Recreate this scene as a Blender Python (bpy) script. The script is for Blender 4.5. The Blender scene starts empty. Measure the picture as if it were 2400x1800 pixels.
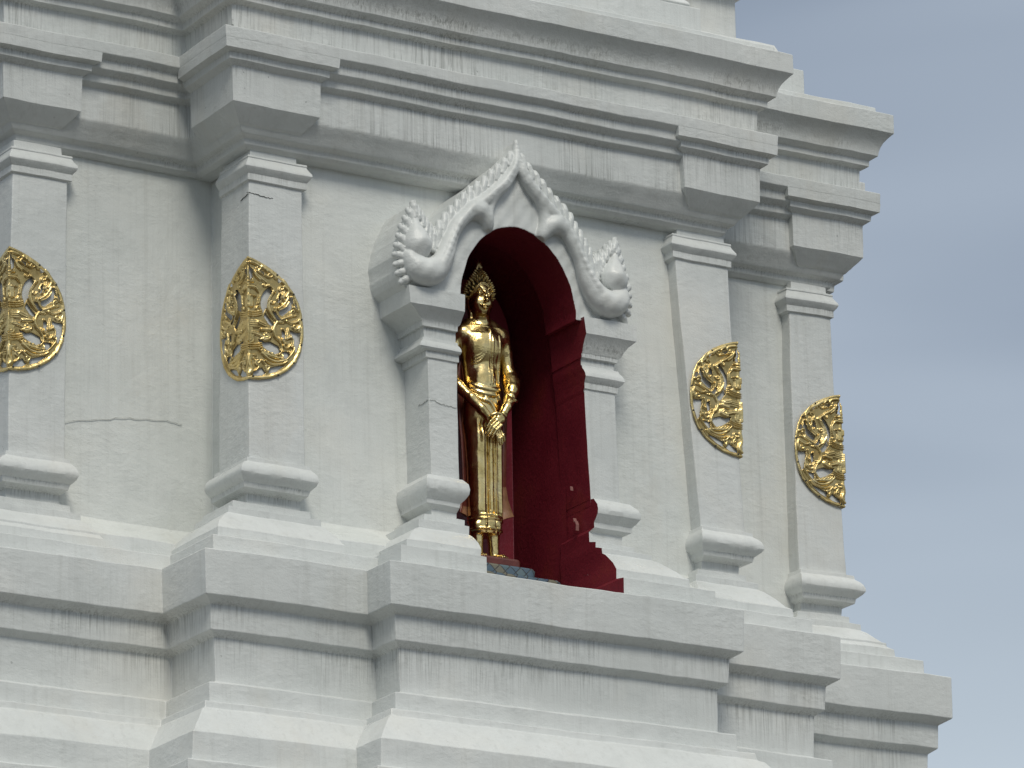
import bpy, bmesh, math, random
import numpy as np
from mathutils import Vector, Matrix

random.seed(7)
rng = np.random.default_rng(7)
sc = bpy.context.scene
Z0 = 10.26            # height of the pilaster foot above the ground

# ------------------------------------------------------------------ camera
yaw, pitch, roll = math.radians(32.1807), math.radians(17.6590), math.radians(-1.4355)
F = Vector((math.sin(yaw)*math.cos(pitch), math.cos(yaw)*math.cos(pitch), math.sin(pitch)))
Rv = Vector((math.cos(yaw), -math.sin(yaw), 0))
Up = Rv.cross(F)
Rc = Rv*math.cos(roll) + Up*math.sin(roll)
Uc = Up*math.cos(roll) - Rv*math.sin(roll)
cam = bpy.data.cameras.new("camera")
cam.lens = 178.6285; cam.sensor_width = 36; cam.sensor_fit = 'HORIZONTAL'
cam.clip_start = 0.5; cam.clip_end = 3000
camo = bpy.data.objects.new("camera", cam)
sc.collection.objects.link(camo)
M = Matrix((Rc, Uc, -F)).transposed().to_4x4()
M.translation = Vector((-15.57716, -24.93416, -8.66028 + Z0))
camo.matrix_world = M
sc.camera = camo

# ------------------------------------------------------------------ world + sun
SUN = Vector((-0.34, -1.0, 1.15)).normalized()
world = bpy.data.worlds.new("World"); sc.world = world; world.use_nodes = True
nt = world.node_tree; nt.nodes.clear()
def N(nt, t, **k):
    n = nt.nodes.new(t)
    for a, b in k.items(): setattr(n, a, b)
    return n
def ramp(nt, src, stops, interp='LINEAR'):
    r = N(nt, 'ShaderNodeValToRGB'); r.color_ramp.interpolation = interp
    el = r.color_ramp.elements
    while len(el) < len(stops): el.new(0.5)
    for e, (p, c) in zip(el, stops):
        e.position = p; e.color = (c, c, c, 1) if isinstance(c, (int, float)) else (*c, 1)
    nt.links.new(src, r.inputs[0]); return r.outputs[0]
sky = N(nt, 'ShaderNodeTexSky', sky_type='NISHITA', sun_disc=False,
        sun_elevation=math.asin(SUN.z), sun_rotation=math.atan2(SUN.x, SUN.y),
        air_density=1.0, dust_density=2.0, ozone_density=1.0)
skym = N(nt, 'ShaderNodeVectorMath', operation='SCALE'); skym.inputs['Scale'].default_value = 1.0
nt.links.new(sky.outputs[0], skym.inputs[0])
tc = N(nt, 'ShaderNodeTexCoord')
mp = N(nt, 'ShaderNodeMapping'); mp.inputs['Scale'].default_value = (0.9, 0.9, 3.0)
mp.inputs['Rotation'].default_value = (0.05, 0.12, 0.2)
nt.links.new(tc.outputs['Generated'], mp.inputs[0])
n1 = N(nt, 'ShaderNodeTexNoise'); n1.inputs['Scale'].default_value = 4.6
n1.inputs['Detail'].default_value = 3; n1.inputs['Roughness'].default_value = 0.45
n1.inputs['Distortion'].default_value = 0.3
nt.links.new(mp.outputs[0], n1.inputs[0])
# cloud deck colour in sky units (times background strength)
cloud = ramp(nt, n1.outputs[0], [(0.32, (2.25, 2.70, 3.38)), (0.44, (2.72, 3.22, 3.95)), (0.56, (3.4, 3.95, 4.68)), (0.66, (4.5, 5.1, 5.75))])
mixc = N(nt, 'ShaderNodeMixRGB'); mixc.inputs[0].default_value = 0.90
nt.links.new(skym.outputs[0], mixc.inputs[1]); nt.links.new(cloud, mixc.inputs[2])
# brighter, whiter overcast overhead
sep = N(nt, 'ShaderNodeSeparateXYZ'); nt.links.new(tc.outputs['Generated'], sep.inputs[0])
zen = ramp(nt, sep.outputs[2], [(0.45, 0.0), (0.85, 1.0)])
hor = ramp(nt, sep.outputs[2], [(0.17, 1.0), (0.31, 0.0)])
mixh = N(nt, 'ShaderNodeMixRGB'); nt.links.new(hor, mixh.inputs[0])
nt.links.new(mixc.outputs[0], mixh.inputs[1]); mixh.inputs[2].default_value = (5.6, 6.4, 7.0, 1); mixc = mixh
mixz = N(nt, 'ShaderNodeMixRGB'); nt.links.new(zen, mixz.inputs[0])
nt.links.new(mixc.outputs[0], mixz.inputs[1]); mixz.inputs[2].default_value = (8.0, 8.2, 8.2, 1)
low = ramp(nt, sep.outputs[2], [(0.02, 0.16), (0.08, 0.36), (0.15, 1.0)])   # unseen low sky, darkened to deepen the shade under the ledges
mixl = N(nt, 'ShaderNodeMixRGB', blend_type='MULTIPLY'); mixl.inputs[0].default_value = 1.0
nt.links.new(mixz.outputs[0], mixl.inputs[1]); nt.links.new(low, mixl.inputs[2]); mixz = mixl
bg = N(nt, 'ShaderNodeBackground'); bg.inputs['Strength'].default_value = 0.1
nt.links.new(mixz.outputs[0], bg.inputs[0])
wo = N(nt, 'ShaderNodeOutputWorld'); nt.links.new(bg.outputs[0], wo.inputs[0])

sl = bpy.data.lights.new("sun", 'SUN'); sl.energy = 1.55; sl.angle = math.radians(18); sl.color = (1, 0.95, 0.84)
so = bpy.data.objects.new("sun", sl); sc.collection.objects.link(so)
so.rotation_euler = (-SUN).to_track_quat('-Z', 'Y').to_euler()

sc.view_settings.view_transform = 'Standard'; sc.view_settings.look = 'None'
sc.view_settings.exposure = 0.20; sc.view_settings.gamma = 1
sc.render.engine = 'CYCLES'
sc.cycles.max_bounces = 8; sc.cycles.diffuse_bounces = 5

# ------------------------------------------------------------------ materials
def newmat(name):
    m = bpy.data.materials.new(name); m.use_nodes = True
    t = m.node_tree; t.nodes.clear()
    o = N(t, 'ShaderNodeOutputMaterial'); b = N(t, 'ShaderNodeBsdfPrincipled')
    t.links.new(b.outputs[0], o.inputs[0]); return m, t, b
def noise(t, vec, scale, detail=4, rough=0.5, dist=0.0):
    n = N(t, 'ShaderNodeTexNoise'); n.inputs['Scale'].default_value = scale
    n.inputs['Detail'].default_value = detail; n.inputs['Roughness'].default_value = rough
    n.inputs['Distortion'].default_value = dist
    if vec is not None: t.links.new(vec, n.inputs['Vector'])
    return n.outputs['Fac']
def mapping(t, src, scale=(1, 1, 1), rot=(0, 0, 0), loc=(0, 0, 0)):
    m = N(t, 'ShaderNodeMapping'); m.inputs['Scale'].default_value = scale
    m.inputs['Rotation'].default_value = rot; m.inputs['Location'].default_value = loc
    t.links.new(src, m.inputs[0]); return m.outputs[0]
def math_(t, op, a, b=None, clamp=False):
    n = N(t, 'ShaderNodeMath', operation=op); n.use_clamp = clamp
    for i, v in enumerate((a, b)):
        if v is None: continue
        if isinstance(v, (int, float)): n.inputs[i].default_value = v
        else: t.links.new(v, n.inputs[i])
    return n.outputs[0]
def mix(t, fac, a, b, blend='MIX'):
    n = N(t, 'ShaderNodeMixRGB', blend_type=blend)
    for i, v in enumerate((fac, a, b)):
        if isinstance(v, (int, float)): n.inputs[i].default_value = v
        elif isinstance(v, tuple): n.inputs[i].default_value = (*v, 1)
        else: t.links.new(v, n.inputs[i])
    return n.outputs[0]
def bump(t, b, src, dist, strength=1.0, prev=None):
    n = N(t, 'ShaderNodeBump'); n.inputs['Distance'].default_value = dist
    n.inputs['Strength'].default_value = strength
    t.links.new(src, n.inputs['Height'])
    if prev is not None: t.links.new(prev, n.inputs['Normal'])
    t.links.new(n.outputs[0], b.inputs['Normal']); return n.outputs[0]

def make_plaster(name='painted_plaster', drips=True, k=(1, 1, 1)):
    m, t, b = newmat(name)
    g = N(t, 'ShaderNodeNewGeometry').outputs['Position']
    big = noise(t, g, 1.1, 4, 0.55)
    mid = noise(t, g, 7.0, 5, 0.6)
    c1 = ramp(t, big, [(0.3, (0.57, 0.595, 0.585)), (0.55, (0.632, 0.652, 0.642)), (0.72, (0.655, 0.662, 0.635))])
    c1 = mix(t, 1.0, c1, k, 'MULTIPLY') if k != (1, 1, 1) else c1
    c2 = ramp(t, mid, [(0.25, 0.93), (0.5, 1.0), (0.75, 1.03)])
    col = mix(t, 1.0, c1, c2, 'MULTIPLY')
    # warm water stains in large soft patches
    st = noise(t, mapping(t, g, (1.3, 1.3, 0.7), (0, 0, 0), (5.3, 2.1, 0)), 1.3, 5, 0.6, 0.4)
    col = mix(t, ramp(t, st, [(0.56, 0.0), (0.74, 0.32)]), col, (0.56, 0.53, 0.46))
    if drips:
        at = N(t, 'ShaderNodeAttribute', attribute_name='drip')
        s1 = noise(t, mapping(t, g, (34, 34, 1.0)), 1.0, 3, 0.7)
        s2 = noise(t, mapping(t, g, (85, 85, 1.8), loc=(3, 1, 0)), 1.0, 2, 0.6)
        zone = noise(t, mapping(t, g, (1.6, 1.6, 0.7), loc=(9, 4, 2)), 1.0, 3, 0.55)
        s1r = ramp(t, s1, [(0.50, 0.0), (0.68, 1.0)])
        s2r = ramp(t, s2, [(0.49, 0.0), (0.62, 1.0)])
        ss = math_(t, 'MAXIMUM', math_(t, 'MULTIPLY', s1r, 0.7), s2r)
        zr = ramp(t, zone, [(0.40, 0.10), (0.66, 1.0)])
        f = math_(t, 'MULTIPLY', math_(t, 'MULTIPLY', ss, zr), at.outputs['Fac'], True)
        f = math_(t, 'MULTIPLY', f, 0.55)
        col = mix(t, f, col, (0.10, 0.105, 0.09))
        # faint long streaks everywhere
        f2 = math_(t, 'MULTIPLY', ramp(t, noise(t, mapping(t, g, (26, 26, 0.6), loc=(1, 7, 3)), 1.0, 3, 0.6), [(0.54, 0.0), (0.72, 1.0)]), 0.13)
        col = mix(t, f2, col, (0.25, 0.25, 0.22))
        # black mould specks, rare
        sp = noise(t, g, 24, 2, 0.5)
        f3 = math_(t, 'MULTIPLY', ramp(t, sp, [(0.765, 0.0), (0.80, 0.75)]), math_(t, 'ADD', math_(t, 'MULTIPLY', at.outputs['Fac'], 0.9), 0.1), True)
        col = mix(t, f3, col, (0.05, 0.05, 0.045))
    t.links.new(col, b.inputs['Base Color'])
    b.inputs['Roughness'].default_value = 0.34
    b.inputs['Specular IOR Level'].default_value = 0.55
    fine = noise(t, g, 110, 3, 0.6)
    lump = noise(t, mapping(t, g, (1, 1, 1.8)), 13, 4, 0.55)
    br = noise(t, mapping(t, g, (5, 5, 26)), 1.0, 3, 0.5)
    pm = ramp(t, noise(t, mapping(t, g, (1, 1, 1), loc=(7, 3, 1)), 2.3, 4, 0.6, 0.5), [(0.40, 0.25), (0.60, 1.0)])
    rr = ramp(t, noise(t, mapping(t, g, (1, 1, 1.6), loc=(2, 8, 4)), 1.9, 4, 0.6), [(0.35, 0.26), (0.65, 0.46)])
    t.links.new(rr, b.inputs['Roughness'])
    p = bump(t, b, math_(t, 'MULTIPLY', lump, pm), 0.0060)
    p = bump(t, b, br, 0.0005, prev=p)
    bump(t, b, fine, 0.0014, prev=p)
    return m
PL = make_plaster()
PLW = make_plaster('bounce_lit_plaster', True, (1.045, 1.045, 1.03))  # the same plaster with light bounced off the ledges put into its colour

def make_red():
    m, t, b = newmat('red_paint')
    g = N(t, 'ShaderNodeNewGeometry').outputs['Position']
    a = noise(t, g, 2.2, 5, 0.6)
    col = ramp(t, a, [(0.3, (0.135, 0.011, 0.021)), (0.55, (0.18, 0.018, 0.029)), (0.75, (0.21, 0.032, 0.025))])
    w = ramp(t, noise(t, mapping(t, g, (1, 30, 3)), 1.0, 3, 0.6), [(0.6, 0.0), (0.8, 0.4)])
    col = mix(t, w, col, (0.10, 0.012, 0.014))
    t.links.new(col, b.inputs['Base Color']); b.inputs['Roughness'].default_value = 0.36
    bump(t, b, noise(t, g, 40, 4, 0.6), 0.003)
    return m
RED = make_red()

def make_gold(name, dark=0.5, rlo=0.16, rhi=0.34, bscale=22, bdist=0.004, ref=None):
    m, t, b = newmat(name)
    g = N(t, 'ShaderNodeNewGeometry').outputs['Position']
    a = noise(t, g, 9, 5, 0.6)
    col = ramp(t, a, [(0.30, (0.50, 0.36, 0.14)), (0.5, (0.74, 0.57, 0.25)), (0.72, (0.84, 0.68, 0.36))])
    pat = ramp(t, noise(t, g, 30, 5, 0.65), [(0.60, 0.0), (0.78, dark)])
    col = mix(t, pat, col, (0.16, 0.11, 0.035))
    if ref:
        pa = N(t, 'ShaderNodeAttribute', attribute_name='recess_shade')
        col = mix(t, math_(t, 'MULTIPLY', pa.outputs['Fac'], 0.55), col, (0.26, 0.17, 0.06))  # shade of the recesses mixed into the gold colour
    t.links.new(col, b.inputs['Base Color'])
    b.inputs['Metallic'].default_value = 1.0
    r = ramp(t, noise(t, g, 16, 4, 0.6), [(0.3, rlo), (0.7, rhi)])
    t.links.new(r, b.inputs['Roughness'])
    p = bump(t, b, noise(t, mapping(t, g, (1, 1, .55)), 7.0, 2, 0.5), bdist*2.6)
    bump(t, b, noise(t, g, bscale, 3, 0.55), bdist, prev=p)
    return m
GOLD = make_gold('gilded_bronze', 0.65, 0.15, 0.29, 18, 0.0045)
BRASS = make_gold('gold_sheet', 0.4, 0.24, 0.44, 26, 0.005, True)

def make_simple(name, col, rough=0.6, var=0.25, scale=12, bd=0.002):
    m, t, b = newmat(name)
    g = N(t, 'ShaderNodeNewGeometry').outputs['Position']
    r = ramp(t, noise(t, g, scale, 5, 0.6), [(0.25, tuple(c*(1-var) for c in col)), (0.75, tuple(c*(1+var) for c in col))])
    t.links.new(r, b.inputs['Base Color']); b.inputs['Roughness'].default_value = rough
    bump(t, b, noise(t, g, scale*4, 4, 0.6), bd)
    return m
CRACK = make_simple('crack_dirt', (0.06, 0.06, 0.05), 0.9)
FAINT = make_simple('hairline_crack', (0.42, 0.43, 0.41), 0.9)
SCUFF = make_simple('scuffed_plaster', (0.26, 0.12, 0.11), 0.8)
CLOTH = make_simple('robe_red_lacquer', (0.115, 0.028, 0.020), 0.4, 0.35, 8)
TAN = make_simple('worn_gilding', (0.27, 0.135, 0.075), 0.5, 0.3, 14)
PAVE = make_simple('paving', (0.065, 0.060, 0.052), 0.85, 0.3, 0.3, 0.01)

def make_tiles():
    m, t, b = newmat('diamond_tiles')
    g = N(t, 'ShaderNodeNewGeometry').outputs['Position']
    s = N(t, 'ShaderNodeSeparateXYZ'); t.links.new(g, s.inputs[0])
    xx = math_(t, 'ADD', s.outputs[0], math_(t, 'MULTIPLY', s.outputs[1], 0.7))
    k = 13.5
    u = math_(t, 'MULTIPLY', math_(t, 'ADD', xx, s.outputs[2]), k)
    v = math_(t, 'MULTIPLY', math_(t, 'SUBTRACT', xx, s.outputs[2]), k)
    fu, fv = math_(t, 'FLOOR', u), math_(t, 'FLOOR', v)
    cv = N(t, 'ShaderNodeCombineXYZ'); t.links.new(fu, cv.inputs[0]); t.links.new(fv, cv.inputs[1])
    wn = N(t, 'ShaderNodeTexWhiteNoise', noise_dimensions='3D'); t.links.new(cv.outputs[0], wn.inputs['Vector'])
    col = ramp(t, wn.outputs['Value'], [(0.0, (0.085, 0.13, 0.17)), (0.3, (0.07, 0.105, 0.18)), (0.5, (0.12, 0.17, 0.19)), (0.7, (0.17, 0.165, 0.125)), (0.85, (0.10, 0.15, 0.17))], 'CONSTANT')
    gu = math_(t, 'ABSOLUTE', math_(t, 'SUBTRACT', math_(t, 'FRACT', u), 0.5))
    gv = math_(t, 'ABSOLUTE', math_(t, 'SUBTRACT', math_(t, 'FRACT', v), 0.5))
    gm = math_(t, 'MAXIMUM', gu, gv)
    gr = ramp(t, gm, [(0.44, 0.0), (0.475, 1.0)])
    col = mix(t, gr, col, (0.05, 0.05, 0.05))
    t.links.new(col, b.inputs['Base Color']); b.inputs['Roughness'].default_value = 0.3
    inv = math_(t, 'SUBTRACT', 1.0, gr)
    bump(t, b, inv, 0.002)
    return m
TILE = make_tiles()

# ------------------------------------------------------------------ helpers
def wob(P):
    """small hand-made unevenness of the plaster, a smooth function of position"""
    P = np.asarray(P, float); x, y, z = P[:, 0], P[:, 1], P[:, 2]
    s = np.sin
    dx = .0028*s(2.1*z+1.3*x+.4)+.0018*s(6.3*z+2.2*y+1.9)+.0009*s(19*z+13*x)
    dy = .0030*s(1.7*x+2.3*z+.9)+.0020*s(5.2*x+3.1*z+2.7)+.0010*s(17*x+15*z)+.0006*s(41*x-33*z)
    dz = .0030*s(1.9*x+2.1*y)+.0020*s(5.9*x+4.3*y+1.1)+.0012*s(15.7*x+12.9*y+.6)+.0006*s(37*x+29*y)
    return P + np.stack([dx, dy, dz], 1)

def mesh_obj(name, V, Fc, mat, parent=None, drip=None, smooth=False, wobble=True, mats=None, fmat=None):
    V = np.asarray(V, float)
    if wobble: V = wob(V)
    V = V + np.array([0, 0, Z0])
    me = bpy.data.meshes.new(name)
    me.from_pydata([tuple(v) for v in V.tolist()], [], [tuple(int(i) for i in f) for f in Fc])
    for m in (mats or [mat]): me.materials.append(m)
    if fmat is not None: me.polygons.foreach_set('material_index', list(fmat))
    if drip is not None:
        a = me.attributes.new('drip', 'FLOAT', 'POINT'); a.data.foreach_set('value', list(map(float, drip)))
    me.validate(); me.update()
    if smooth: me.polygons.foreach_set('use_smooth', [True]*len(me.polygons))
    o = bpy.data.objects.new(name, me); sc.collection.objects.link(o)
    if parent: o.parent = parent; o.matrix_parent_inverse = parent.matrix_world.inverted()
    return o
def bevel(o, w=0.006, seg=2, ang=28):
    bm = bmesh.new(); bm.from_mesh(o.data)
    bmesh.ops.remove_doubles(bm, verts=bm.verts, dist=0.0004)
    bm.to_mesh(o.data); bm.free()
    m = o.modifiers.new('bevel', 'BEVEL'); m.width = w; m.segments = seg
    m.limit_method = 'ANGLE'; m.angle_limit = math.radians(ang); m.use_clamp_overlap = True
    for p in o.data.polygons: p.use_smooth = True
    m2 = o.modifiers.new('wn', 'WEIGHTED_NORMAL'); m2.keep_sharp = False
    return o
def thing(name, loc, label, cat, group=None):
    o = bpy.data.objects.new(name, None); sc.collection.objects.link(o)
    o.location = (loc[0], loc[1], loc[2] + Z0); o.empty_display_size = 0.2
    bpy.context.view_layer.update()
    o['label'] = label; o['category'] = cat
    if group: o['group'] = group
    return o
def child(o, parent):
    o.parent = parent; o.matrix_parent_inverse = parent.matrix_world.inverted(); return o

def densify(levels, step=0.11):
    """levels listed top -> bottom as tuples (z, ...); adds rows, and the drip weight of each row"""
    out = []; drips = []; pd = 0
    for a, b in zip(levels[:-1], levels[1:]):
        h = a[0]-b[0]; dd = (b[1]-a[1])
        vertical = abs(h) > 2.0*abs(dd)
        n = max(1, min(12, int(math.ceil(abs(h)/step)))) if vertical else 1
        for i in range(n):
            t = i/n
            out.append(tuple(a[k]+(b[k]-a[k])*t for k in range(len(a))))
            if vertical:
                dist = h*t; drips.append(max(0.0, 1.0-dist/0.24) if pd < -.004 else .10)
            else: drips.append(0.18 if dd < 0 else 0.0)
        if abs(dd) > .004: pd = dd
    out.append(levels[-1]); drips.append(0.0)
    return out, drips
def sweep(name, levels, outline, mat, parent, fine=None, gap=None, step=0.11, bw=0.006, cap_top=False, mats=None):
    """levels top->bottom (z, d...), outline(level)->closed list of (x,y), counter-clockwise from above."""
    lv, dr = densify(levels, step)
    P0 = outline(lv[0]); n = len(P0)
    cnt = []
    for j in range(n):
        L = max((Vector(outline(l)[j])-Vector(outline(l)[(j+1) % n])).length for l in lv[::max(1, len(lv)//6)])
        f = fine(j) if fine else 0.12
        cnt.append(max(1, int(L/f)))
    V = []; D = []
    brk = {}
    for i, l in enumerate(lv):
        P = outline(l)
        for j in range(n):
            a, b = P[j], P[(j+1) % n]; c = cnt[j]
            ts = [k/c for k in range(c)]
            if gap and j == gap[0]:
                x0, x1 = gap[1], gap[2]
                m1 = 18; m2 = 6; m3 = 18
                xs = [a[0]+(x0-a[0])*k/m1 for k in range(m1)]+[x0+(x1-x0)*k/m2 for k in range(m2)]+[x1+(b[0]-x1)*k/m3 for k in range(m3)]
                for x in xs: V.append((x, a[1], l[0])); D.append(dr[i])
                if i == 0: brk = (len(V)-len(xs)+m1, len(V)-len(xs)+m1+m2)
            else:
                for tt in ts: V.append((a[0]+(b[0]-a[0])*tt, a[1]+(b[1]-a[1])*tt, l[0])); D.append(dr[i])
        if i == 0: W = len(V)
    if gap:
        # the gap edge may have another count on other rows: it is constant by construction
        W = len(V)//len(lv)
    Fc = []
    for i in range(len(lv)-1):
        zm = (lv[i][0]+lv[i+1][0])/2
        for j in range(W):
            k = (j+1) % W
            if gap and brk[0] <= j < brk[1] and gap[3] < zm < gap[4]: continue
            Fc.append((i*W+j, (i+1)*W+j, (i+1)*W+k, i*W+k))
    if cap_top: Fc.append(tuple(range(W)))
    o = mesh_obj(name, V, Fc, mat, parent, drip=D, mats=mats)
    return bevel(o, bw)

# ------------------------------------------------------------------ ground
gm = bpy.data.meshes.new('ground'); gm.from_pydata([(-500, -500, 0), (500, -500, 0), (500, 500, 0), (-500, 500, 0)], [], [(0, 1, 2, 3)])
gm.materials.append(PAVE); go = bpy.data.objects.new('ground', gm); sc.collection.objects.link(go); go['kind'] = 'structure'

# ------------------------------------------------------------------ the stupa
stupa = thing('stupa', (0, 3.48, -Z0), 'tall white plastered stupa with stepped cornices, corner pilasters and a red arched niche', 'stupa')

T = {0: (1.741, 1.754, 2.975, 2.967, 0.587), 1: (1.717, 1.788, 2.948, 3.02, 0.535), 2: (1.8175, 1.7325, 2.965, 3.06, 0.52)}
def main_outline(t):
    XL, XR, XC, XA, c = T[t]
    def f(l):
        d = l[1]; yb = 6.96
        return [(-XA-d, c-d), (-XL-d, c-d), (-XL-d, -d), (XR+d, -d), (XR+d, c-d), (XC+d, c-d),
                (XC+d, 1.73-d), (XC+c+d, 1.73-d), (XC+c+d, 5.23+d), (XC+d, 5.23+d),
                (XC+d, yb-c+d), (XR+d, yb-c+d), (XR+d, yb+d), (-XL-d, yb+d), (-XL-d, yb-c+d), (-XA-d, yb-c+d),
                (-XA-d, 5.23+d), (-XA-c-d, 5.23+d), (-XA-c-d, 1.73-d), (-XA-d, 1.73-d)]
    return f
def mf(j): return 0.07 if j in (0, 1, 2, 3, 4, 19, 5) else 0.5

# upper cornice and the foot of the storey above
sweep('upper_plinth', [(4.6, -.55), (4.3, -.55), (4.28, -.30), (4.10, -.30), (4.08, -.40), (3.72, -.40), (3.70, -.22), (3.60, -.18), (3.555, -.14), (3.535, -.13), (3.51, -.15), (3.50, -.086), (3.19, -.086), (3.185, .245), (3.10, .25)], main_outline(0), PL, stupa, mf)
sweep('upper_cornice', [(3.11, .10), (3.122, .322), (3.118, .327), (2.99, .325), (2.972, .306), (2.952, .288), (2.93, .271), (2.902, .257), (2.872, .248), (2.845, .244), (2.816, .202), (2.778, .20), (2.762, .155), (2.60, .147), (2.57, .145)], main_outline(0), PL, stupa, mf)
sweep('cornice', [(2.595, .10), (2.583, .247), (2.511, .243), (2.483, .200), (2.429, .197), (2.399, .152), (2.355, .149), (2.332, .106), (2.135, .104), (2.115, .100), (2.085, .078), (2.055, .060), (2.030, .045), (2.012, .034), (1.995, -.002), (1.962, -.010), (1.942, -.04), (1.935, -.13)], main_outline(0), PL, stupa, mf)
# wall shaft (recessed plane between the pilasters), open at the niche
sweep('wall', [(1.99, -.13), (1.985, -.112), (1.70, -.112), (-.30, -.11), (-.36, -.05), (-.43, .07), (-.47, .14)], main_outline(1), PLW, stupa, mf, gap=(2, -.40, .56, -.8, 1.70))
sweep('plinth', [(-.465, .10), (-.470, .15), (-.602, .155), (-.605, .315), (-.70, .316), (-.728, .437), (-.995, .430), (-1.034, .364), (-1.182, .358), (-1.215, .31),
                 (-1.475, .303), (-1.50, .385), (-1.62, .387), (-1.632, .455), (-1.675, .46), (-1.69, .49), (-1.72, .51), (-1.765, .54), (-1.81, .575), (-1.845, .60), (-1.86, .62), (-2.03, .63), (-2.04, .68), (-2.25, .69),
                 (-2.28, .60), (-2.45, .60), (-2.47, .52), (-3.0, .52), (-3.02, .72), (-3.3, .75), (-3.35, .95), (-4.2, 1.0), (-4.25, 1.3), (-6.0, 1.35), (-6.05, 1.8), (-10.26, 1.9)],
      main_outline(2), PL, stupa, mf, gap=(2, -.475, .53, -.735, 0))
def porch_outline(l):
    d = l[1]; return [(-.752-d, -.265-d), (.84+d, -.265-d), (.84+d, .30), (-.752-d, .30)]
sweep('porch_plinth', [(-.731, .437), (-.992, .431), (-1.031, .366), (-1.180, .360), (-1.213, .312),
                       (-1.475, .306), (-1.498, .385), (-1.605, .387), (-1.620, .462), (-1.665, .47), (-1.68, .50), (-1.72, .53), (-1.765, .565), (-1.81, .60), (-1.84, .62), (-1.85, .632), (-2.02, .637), (-2.03, .685), (-2.25, .69), (-2.28, .605), (-2.45, .605), (-2.47, .525), (-3.0, .525), (-3.02, .73), (-3.3, .755), (-3.35, .96), (-4.2, 1.01), (-4.25, 1.31), (-6.0, 1.36), (-6.05, 1.81), (-10.26, 1.91)],
      porch_outline, PL, stupa, lambda j: 0.07 if j in (0, 3) else .3, cap_top=True)

# ---- pilasters
PIERS = [  # outer sign, outer x (top,bottom), inner x (top,bottom), front y
    ('A', -1, 3.02, 3.02, 2.63, 2.65, .535), ('B', -1, 1.717, 1.717, 1.326, 1.342, 0.0),
    ('C', +1, 1.788, 1.788, 1.363, 1.459, 0.0), ('D', +1, 2.948, 2.948, 2.598, 2.577, .535)]
def pier_outline(P, asym):
    tag_, s, ot, ob, it, ib, y0 = P
    def f(l):
        z, d, o, i = l
        u = min(1, max(0, z/1.75)); ox = (ob+(ot-ob)*u)+o; ix = (ib+(it-ib)*u)-i
        a, b = s*ox, s*ix
        if a > b: a, b = b, a
        return [(a, y0-d), (b, y0-d), (b, y0+.37), (a, y0+.37)]
    return f
def lv3(rows, left):
    """(z, front d, outer offset, inner offset)"""
    out = []
    for r in rows:
        z, d = r[0], r[1]
        o = r[2] if len(r) > 2 else d
        if len(r) > 3 and left: o = r[3]
        i = r[4] if len(r) > 4 else max(-.02, 0.45*d)
        out.append((z, d, o, i))
    return out
cap_rows = [(1.965, -.075), (1.95, -.042), (1.900, -.040), (1.897, -.010), (1.885, -.008), (1.880, -.012), (1.862, -.004), (1.845, .006), (1.833, .014), (1.818, .016), (1.803, .008), (1.785, -.006), (1.781, -.010), (1.740, -.010), (1.732, -.026), (1.715, -.030)]
cap_rows = [(z, d, d, d, d+.035 if d > -.03 else d+.01) for z, d in cap_rows]
shaft_rows = [(1.736, -.025, -.025, -.025, 0), (.05, 0, 0, 0, 0), (-.03, 0, 0, 0, 0)]
base_rows = [(-.006, -.02, -.02, -.02, -.03), (-.010, .032, .035, .032, .012), (-.034, .035, .037, .036, .018), (-.040, .040, .040, .040, .022), (-.055, .058, .060, .070, .03), (-.075, .074, .076, .088, .04), (-.100, .083, .085, .10, .045), (-.120, .082, .086, .10, .045), (-.140, .070, .070, .092, .038),
             (-.160, .045, .045, .07, .02), (-.166, .038, .036, .060, .012), (-.196, .030, .030, .055, .005), (-.216, -.03, -.03, .0, -.02), (-.275, -.035, -.035, -.0, -.02),
             (-.280, .0, .0, .112, .03), (-.328, .0, .002, .117, .035), (-.335, .05, .053, .166, .075), (-.376, .05, .055, .172, .078), (-.392, .075, .080, .20, .09), (-.430, .115, .110, .245, .11), (-.465, .150, .140, .285, .135), (-.500, .175, .165, .305, .145), (-.518, .200, .200, .320, .15), (-.60, .205, .207, .325, .155)]
brk_rows = [(2.5115, .15), (2.5110, .2435), (2.452, .239), (2.436, .199), (2.398, .196), (2.370, .157), (2.352, .155), (2.150, .150), (2.122, .128), (2.092, .100), (2.066, .076), (2.052, .064), (2.035, .030)]
pil = {}
for P in PIERS:
    left = P[1] < 0
    sh = sweep('pilaster', lv3(shaft_rows, left), pier_outline(P, 0), PL, stupa, lambda j: .09, bw=.008)
    pil[P[0]] = sh
    sweep('capital', lv3(cap_rows, left), pier_outline(P, 0), PL, sh, lambda j: .05, step=.2, bw=.003)
    sweep('base', lv3(base_rows, left), pier_outline(P, 0), PL, sh, lambda j: .05, step=.2, bw=.004)
    # break of the cornice over the pilaster
    XL, XR, XC, XA, c = T[0]
    ox = {'A': XA, 'B': XL, 'C': XR, 'D': XC}[P[0]]; y0 = c if P[0] in 'AD' else 0.0
    P2 = (P[0], P[1], ox, ox, P[4], P[4], y0)
    sweep('cornice_break', [(z, d, d, d-.12) for z, d in brk_rows], pier_outline(P2, 0), PL, stupa, lambda j: .07, bw=.004)
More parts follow.
